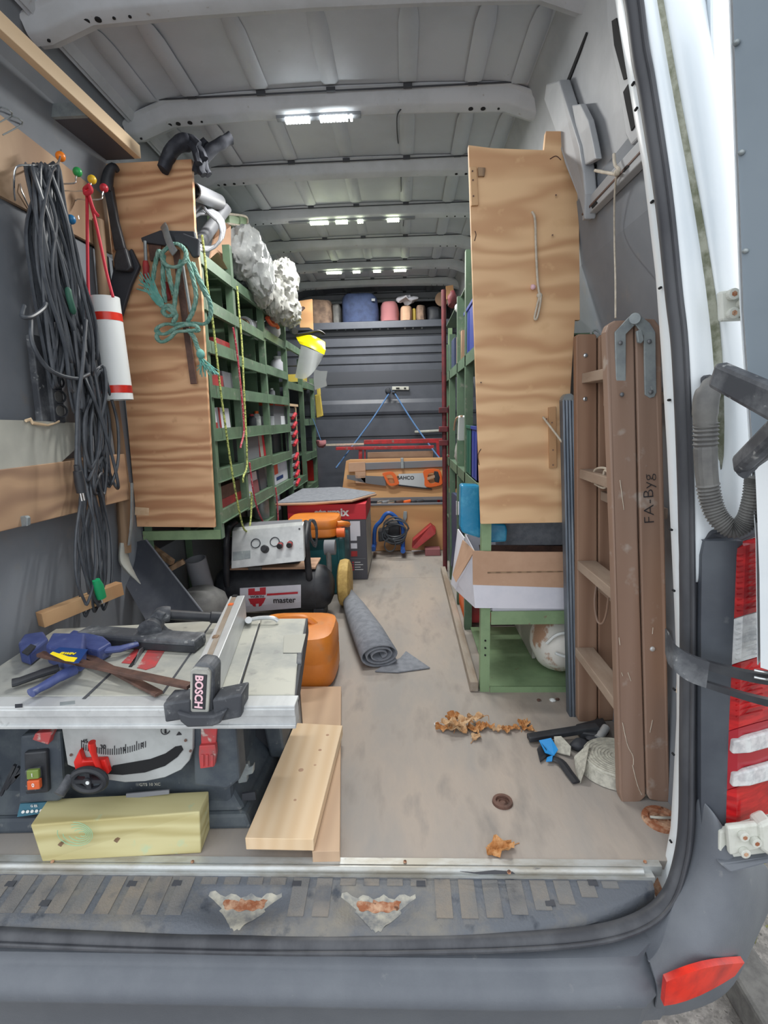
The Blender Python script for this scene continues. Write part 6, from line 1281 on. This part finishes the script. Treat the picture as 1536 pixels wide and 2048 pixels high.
# ---------------- wooden stepladder ----------------
t = thing('wooden_stepladder', 'old brown wooden folding stepladder leaning at the right wall', 'ladder', (.74,.33,0))
def stile(nm, pts, th, m, lab=None):
    A = [P(x, y, Y) for x, y, Y in pts]; return obj(nm, B().prism(A, (0,th,0)), M[m], t, bevel=.0035, label=lab)
YT, YB = .25, .165
def Yl(y): return YT+(YB-YT)*(y-645)/(1605-645)
def st_(pts): return [(x, y, Yl(y)) for x, y in pts]
stile('stile', st_([(1211,664),(1216,650),(1230,641),(1262,640),(1268,650),(1277,1100),(1292,1594),(1282,1603),(1262,1608),(1244,1606),(1240,1590),(1227,1100)]), .028, 'ladder')
s2_ = stile('stile', st_([(1270,644),(1278,636),(1310,638),(1322,655),(1331,1100),(1340,1590),(1338,1606),(1320,1604),(1300,1600),(1294,1590),(1281,1100)]), .028, 'ladder')
def Yf(y): return .55+(.49-.55)*(y-668)/(1445-668)
sf = lambda pts: [(x, y, Yf(y)) for x, y in pts]
stile('stile', sf([(1152,672),(1158,668),(1192,668),(1194,676),(1195,1436),(1190,1442),(1160,1446),(1156,1438)]), .026, 'ladder2')
stile('stile', sf([(1197,674),(1202,669),(1234,668),(1238,676),(1240,1440),(1200,1443),(1197,1436)]), .026, 'ladder2')
x1 = .712
for z in (.985,.728,.47,.215):
    yf = .55-.06*(1-z/1.1); yn = .25-.085*(1-z/1.1)
    obj('rung', B().box(x1-.026,x1+.026,yn+.028,yf,z-.013,z+.013), M['rung'], t, bevel=.002)
    obj('rung', B().box(x1+.034,x1+.082,yn+.028,yf,z-.075,z-.05), M['rung'], t, bevel=.002)
for px, py in ((1171,711),(1170,798)): c = P(px, py, Yf(py)); obj('bolt', B().ball(c, .0065, 12, (1,.6,1)), M['chrome'], t, smooth=True)
c = P(1305,1298,Yl(1298)); obj('bolt', B().ball(c, .006, 12, (1,.6,1)), M['alu'], t, smooth=True)
obj('eye', B().tube([P(1190+8*math.cos(a/12*6.283),668+8*math.sin(a/12*6.283),.56) for a in range(12)], .003, 6, closed=True), M['steel'], t)
yh = .240
hg = obj('hinge_arm', B().pxp([(1230,664),(1258,634),(1268,626),(1276,638),(1268,652),(1252,668),(1252,790),(1248,799),(1240,800),(1233,793)], yh, .005), M['steel'], t, bevel=.001)
obj('hinge_arm', B().pxp([(1262,636),(1270,627),(1280,630),(1300,646),(1311,664),(1313,785),(1309,794),(1300,796),(1290,790),(1288,672),(1276,656)], yh-.005, .005), M['steel'], t, bevel=.001)
obj('pivot', B().cyl(P(1270,637,yh-.012), P(1270,637,yh), .0115, 18), M['steel'], t, bevel=.001)
obj('hinge_latch', B().pxp([(1273,662),(1284,658),(1289,680),(1283,687),(1276,685)], yh-.012, .008), M['steel'], t, bevel=.002)
for px, py in ((1271,635),(1241,686),(1244,789),(1299,683),(1302,784)): obj('rivet', B().ball(P(px,py,yh-.008), .0048, 10, (1,.7,1)), M['rustblade'], t, smooth=True)
text('FA-Byg', .032, P(1298,998,Yl(1000)-.0008), P(1296,940,Yl(940))-P(1300,1060,Yl(1060)), P(1280,1000,Yl(1000))-P(1310,1000,Yl(1000)), M['ink'], s2_, name='marker_writing', ext=.0003, sx=1.2, bold=-.0006)
b = B()
for pts in ([(1245,1445),(1255,1490),(1266,1512),(1267,1530)],[(1265,1530),(1275,1570),(1284,1590)],[(1243,1345),(1246,1352)],[(1256,1345),(1262,1362)],[(1238,1275),(1240,1290)],[(1306,1255),(1305,1268)],[(1240,960),(1248,1020)],[(1300,1465),(1305,1440)]): b.rope([P(x,y,Yl(y)-.0005) for x,y in pts], .0009, 4, 4)
obj('paint_scratch', b, M['wcord'], t)['kind'] = 'stuff'
t = thing('tie_cord', 'pale cord wound twice round the ladder rung', 'cord', P(1200,975,.40))
obj('cord', B().rope([P(1184,965,.46),P(1190,940,.45),P(1208,936,.38),P(1217,945,.36),P(1210,975,.36),P(1190,968,.44)], .003).rope([P(1205,970,.38),P(1209,942,.38),P(1218,946,.33)], .003), M['wcord'], t, smooth=True)
tag(obj('cord_loop', B().rope([P(1195,1158,.44),P(1189,1200,.43),P(1194,1240,.42),P(1204,1247,.40),P(1212,1230,.38),P(1217,1195,.37),P(1220,1180,.37)], .0028), M['ladder'], smooth=True), 'thin brown cord loop hanging from the third ladder rung', 'cord')
t = thing('hanging_cord', 'pale cord knotted on the belt rail hanging to the ladder top', 'cord', PW(1232,338,.04))
obj('cord', B().rope([PW(1233,345,.03), PW(1229,400,.02), PW(1229,480,.02), P(1231,560,.30), P(1231,636,.27)], .002), M['wcord'], t, smooth=True)
obj('knot', B().rope([PW(1190,341,.03),PW(1210,345,.032),PW(1234,348,.034),PW(1238,338,.034),PW(1230,330,.034),PW(1228,308,.03)], .0032).ball(PW(1234,345,.036), .007, 8).jig(.001,80), M['wcord'], t, smooth=True)
tag(obj('pale_board', B().prism([(.806,.06,.02),(.812,.06,.02),(.811,.06,.58),(.805,.06,.60)], (0,.12,0)), M['pine']), 'pale strip of board behind the ladder by the door flange', 'board')
# strap on the floor
t = thing('ratchet_strap', 'coiled pale webbing strap with black buckle on the floor', 'strap', PZ(1215,1540,0))
cc = PZ(1232,1536,0); b = B(); 
rows = []
for i in range(200):
    a = i/199*2*math.pi*9; r_ = .012+.068*i/199; p_ = cc+V((math.cos(a)*r_*1.05, math.sin(a)*r_, 0)); rows.append([p_+V((0,0,.002)), p_+V((0,0,.036))])
obj('webbing_coil', B().grid(rows), M['strap'], t, smooth=True, solid=.0022)
obj('coil_top', B().cyl(cc+V((0,0,.003)), cc+V((0,0,.0345)), .078, 40), M['strap'], t); obj('webbing_tail', B().grid([[cc+V((math.cos(a)*.095, math.sin(a)*.088, .002)), cc+V((math.cos(a)*.082, math.sin(a)*.082, .030))] for a in [math.radians(d) for d in range(180, 330, 10)]], (0,-.002,0)), M['strap'], t, smooth=True)
obj('webbing_fold', B().prism([PZ(1178,1488,.045),PZ(1148,1515,.02),PZ(1153,1550,.003),PZ(1160,1568,.003),PZ(1168,1545,.03)], (.003,.003,.003)), M['strap'], t); obj('webbing_fold', B().prism([PZ(1108,1475,.025),PZ(1122,1474,.028),PZ(1142,1495,.024),PZ(1140,1512,.008),PZ(1110,1505,.003)], (0,0,.003)), M['strap'], t)
obj('black_strap', B().tube(cr([PZ(1096,1515,.006),PZ(1120,1522,.010),PZ(1138,1545,.008),PZ(1153,1565,.006)], 4), .011, 8, sx=.3), M['black'], t); obj('black_fold', B().prism([PZ(1074,1500,.004),PZ(1082,1488,.02),PZ(1092,1500,.02),PZ(1098,1512,.004),PZ(1080,1525,.004)], (0,0,.004)), M['black'], t)
t = thing('ratchet_buckle', 'long dirty black ratchet buckle lying behind the webbing', 'buckle', PZ(1140,1465,0))
obj('lever', B().beam(PZ(1056,1476,.016), PZ(1196,1454,.034), .024, .016), M['black'], t, bevel=.003); obj('frame', B().prism([PZ(x,y,.008) for x,y in [(1150,1462),(1205,1448),(1218,1470),(1195,1484),(1160,1478)]], (0,0,.022)), M['black'], t, bevel=.004)
obj('spool', B().cyl(PZ(1196,1478,.02), PZ(1212,1455,.03), .011, 12), M['alu'], t, smooth=True); obj('black_webbing', B().ball(PZ(1158,1490,.012), .022, 12, (1.2,1,.6)).ball(PZ(1188,1475,.014), .022, 12, (1.2,1,.6)).jig(.006,40), M['dark'], t, smooth=True)
tag(obj('blue_tape', B().prism([PZ(1078,1482,.024),PZ(1102,1477,.03),PZ(1116,1500,.026),PZ(1108,1512,.014),PZ(1090,1506,.016)], (0,0,.002)).prism([PZ(1094,1516,.012),PZ(1106,1511,.014),PZ(1104,1523,.010),PZ(1092,1524,.008)], (0,0,.002)), M['bluetape']), 'bright blue tape strip on the black strap end', 'tape')
# dry leaves
def leaf(px, py, s, m, lab, z=.0, seed=0, grp='dry leaves on the load floor', rot=0):
    rnd = random.Random(seed); c = PZ(px, py, z); c.z = 0; n = 9; rows = []
    for i in range(n):
        u = i/(n-1)-.5; w_ = s*.5*math.cos(u*2.6)*(1+.28*math.sin(i*2.4+seed)); r = []
        for j in range(7):
            v = j/6-.5; x = u*s*1.5; y = v*w_*2; zz = .006+s*.32*abs(v)*2*(.6+.4*math.sin(seed+i))+.14*s*math.sin(i*1.3+seed+j)
            r.append(c+V((x*math.cos(rot)-y*math.sin(rot), (x*math.sin(rot)+y*math.cos(rot))*.8, max(.001, zz+z))))
        rows.append(r)
    t = thing('dry_leaf', lab, 'leaf', c, grp); obj('blade', B().grid(rows), M[m], t, smooth=False, solid=.0007)
    e = rows[-1][3]; obj('stem', B().rope([e, e+V((.012*math.cos(rot),.012*math.sin(rot),-.001)), c+V((s*1.15*math.cos(rot),s*1.15*math.sin(rot)*.8,.002))], .0009, 3, 5), M['leaf'], t); return t
leaf(1000,1702,.044,'leaf','large single curled brown leaf near the sill', seed=3, rot=.5)
k = 0
names = ['upright','flat','torn','curled','folded','small','wide','narrow','crisp','pale','dark','twisted','notched','tiny']
for px, py, s, m, z, l in ((890,1460,.032,'leaf',0,'leftmost curled leaf of the leaf heap'),(905,1440,.034,'leaf',.012,'upright pointed leaf at the back of the leaf heap'),(915,1462,.036,'leaf2',.004,'pale leaf low in the middle of the leaf heap'),(930,1448,.036,'leaf2',.014,'pale folded leaf on top of the leaf heap'),(945,1462,.030,'leaf',.0,'brown leaf with a stem hanging out of the heap front'),(952,1440,.030,'leaf2',.010,'tan leaf at the right top of the leaf heap'),(962,1458,.026,'leaf',.0,'brown leaf at the right edge of the leaf heap'),(900,1450,.030,'leaf2',.02,'light leaf at the top left of the leaf heap'),(952,1478,.022,'leaf2',.0,'small tan leaf in front of the leaf heap'),
    (980,1458,.022,'leaf','0','first small leaf crumb right of the heap'),(996,1462,.020,'leaf2',0,'second leaf crumb, between heap and buckle'),(1012,1464,.020,'leaf',0,'third leaf crumb, between heap and buckle'),(1028,1460,.020,'leaf',0,'fourth leaf crumb, next to the rosette leaf'),(1048,1452,.030,'leaf',0,'rosette shaped curled leaf beside the buckle lever'),(1056,1462,.022,'leaf',0,'darker curled leaf touching the buckle lever')):
    leaf(px, py, s*1.15, m, l, float(z), seed=k*5+1, rot=k*1.3); k += 1
for i, (px, py) in enumerate(((1078,1400),(1105,1400),(1115,1398),(875,1448))): tag(obj('debris', B().ball(PZ(px,py,.004), .006+.003*(i%2), 7, (1.2,1,.6)).jig(.002,200), M['brown'] if i%2==0 else M['whitep']), ['brown crumb before the rack foot','white crumb before the rack foot','small brown crumb nearest the ladder foot','white bit left of the leaf heap'][i], 'debris', 'crumbs on the load floor')
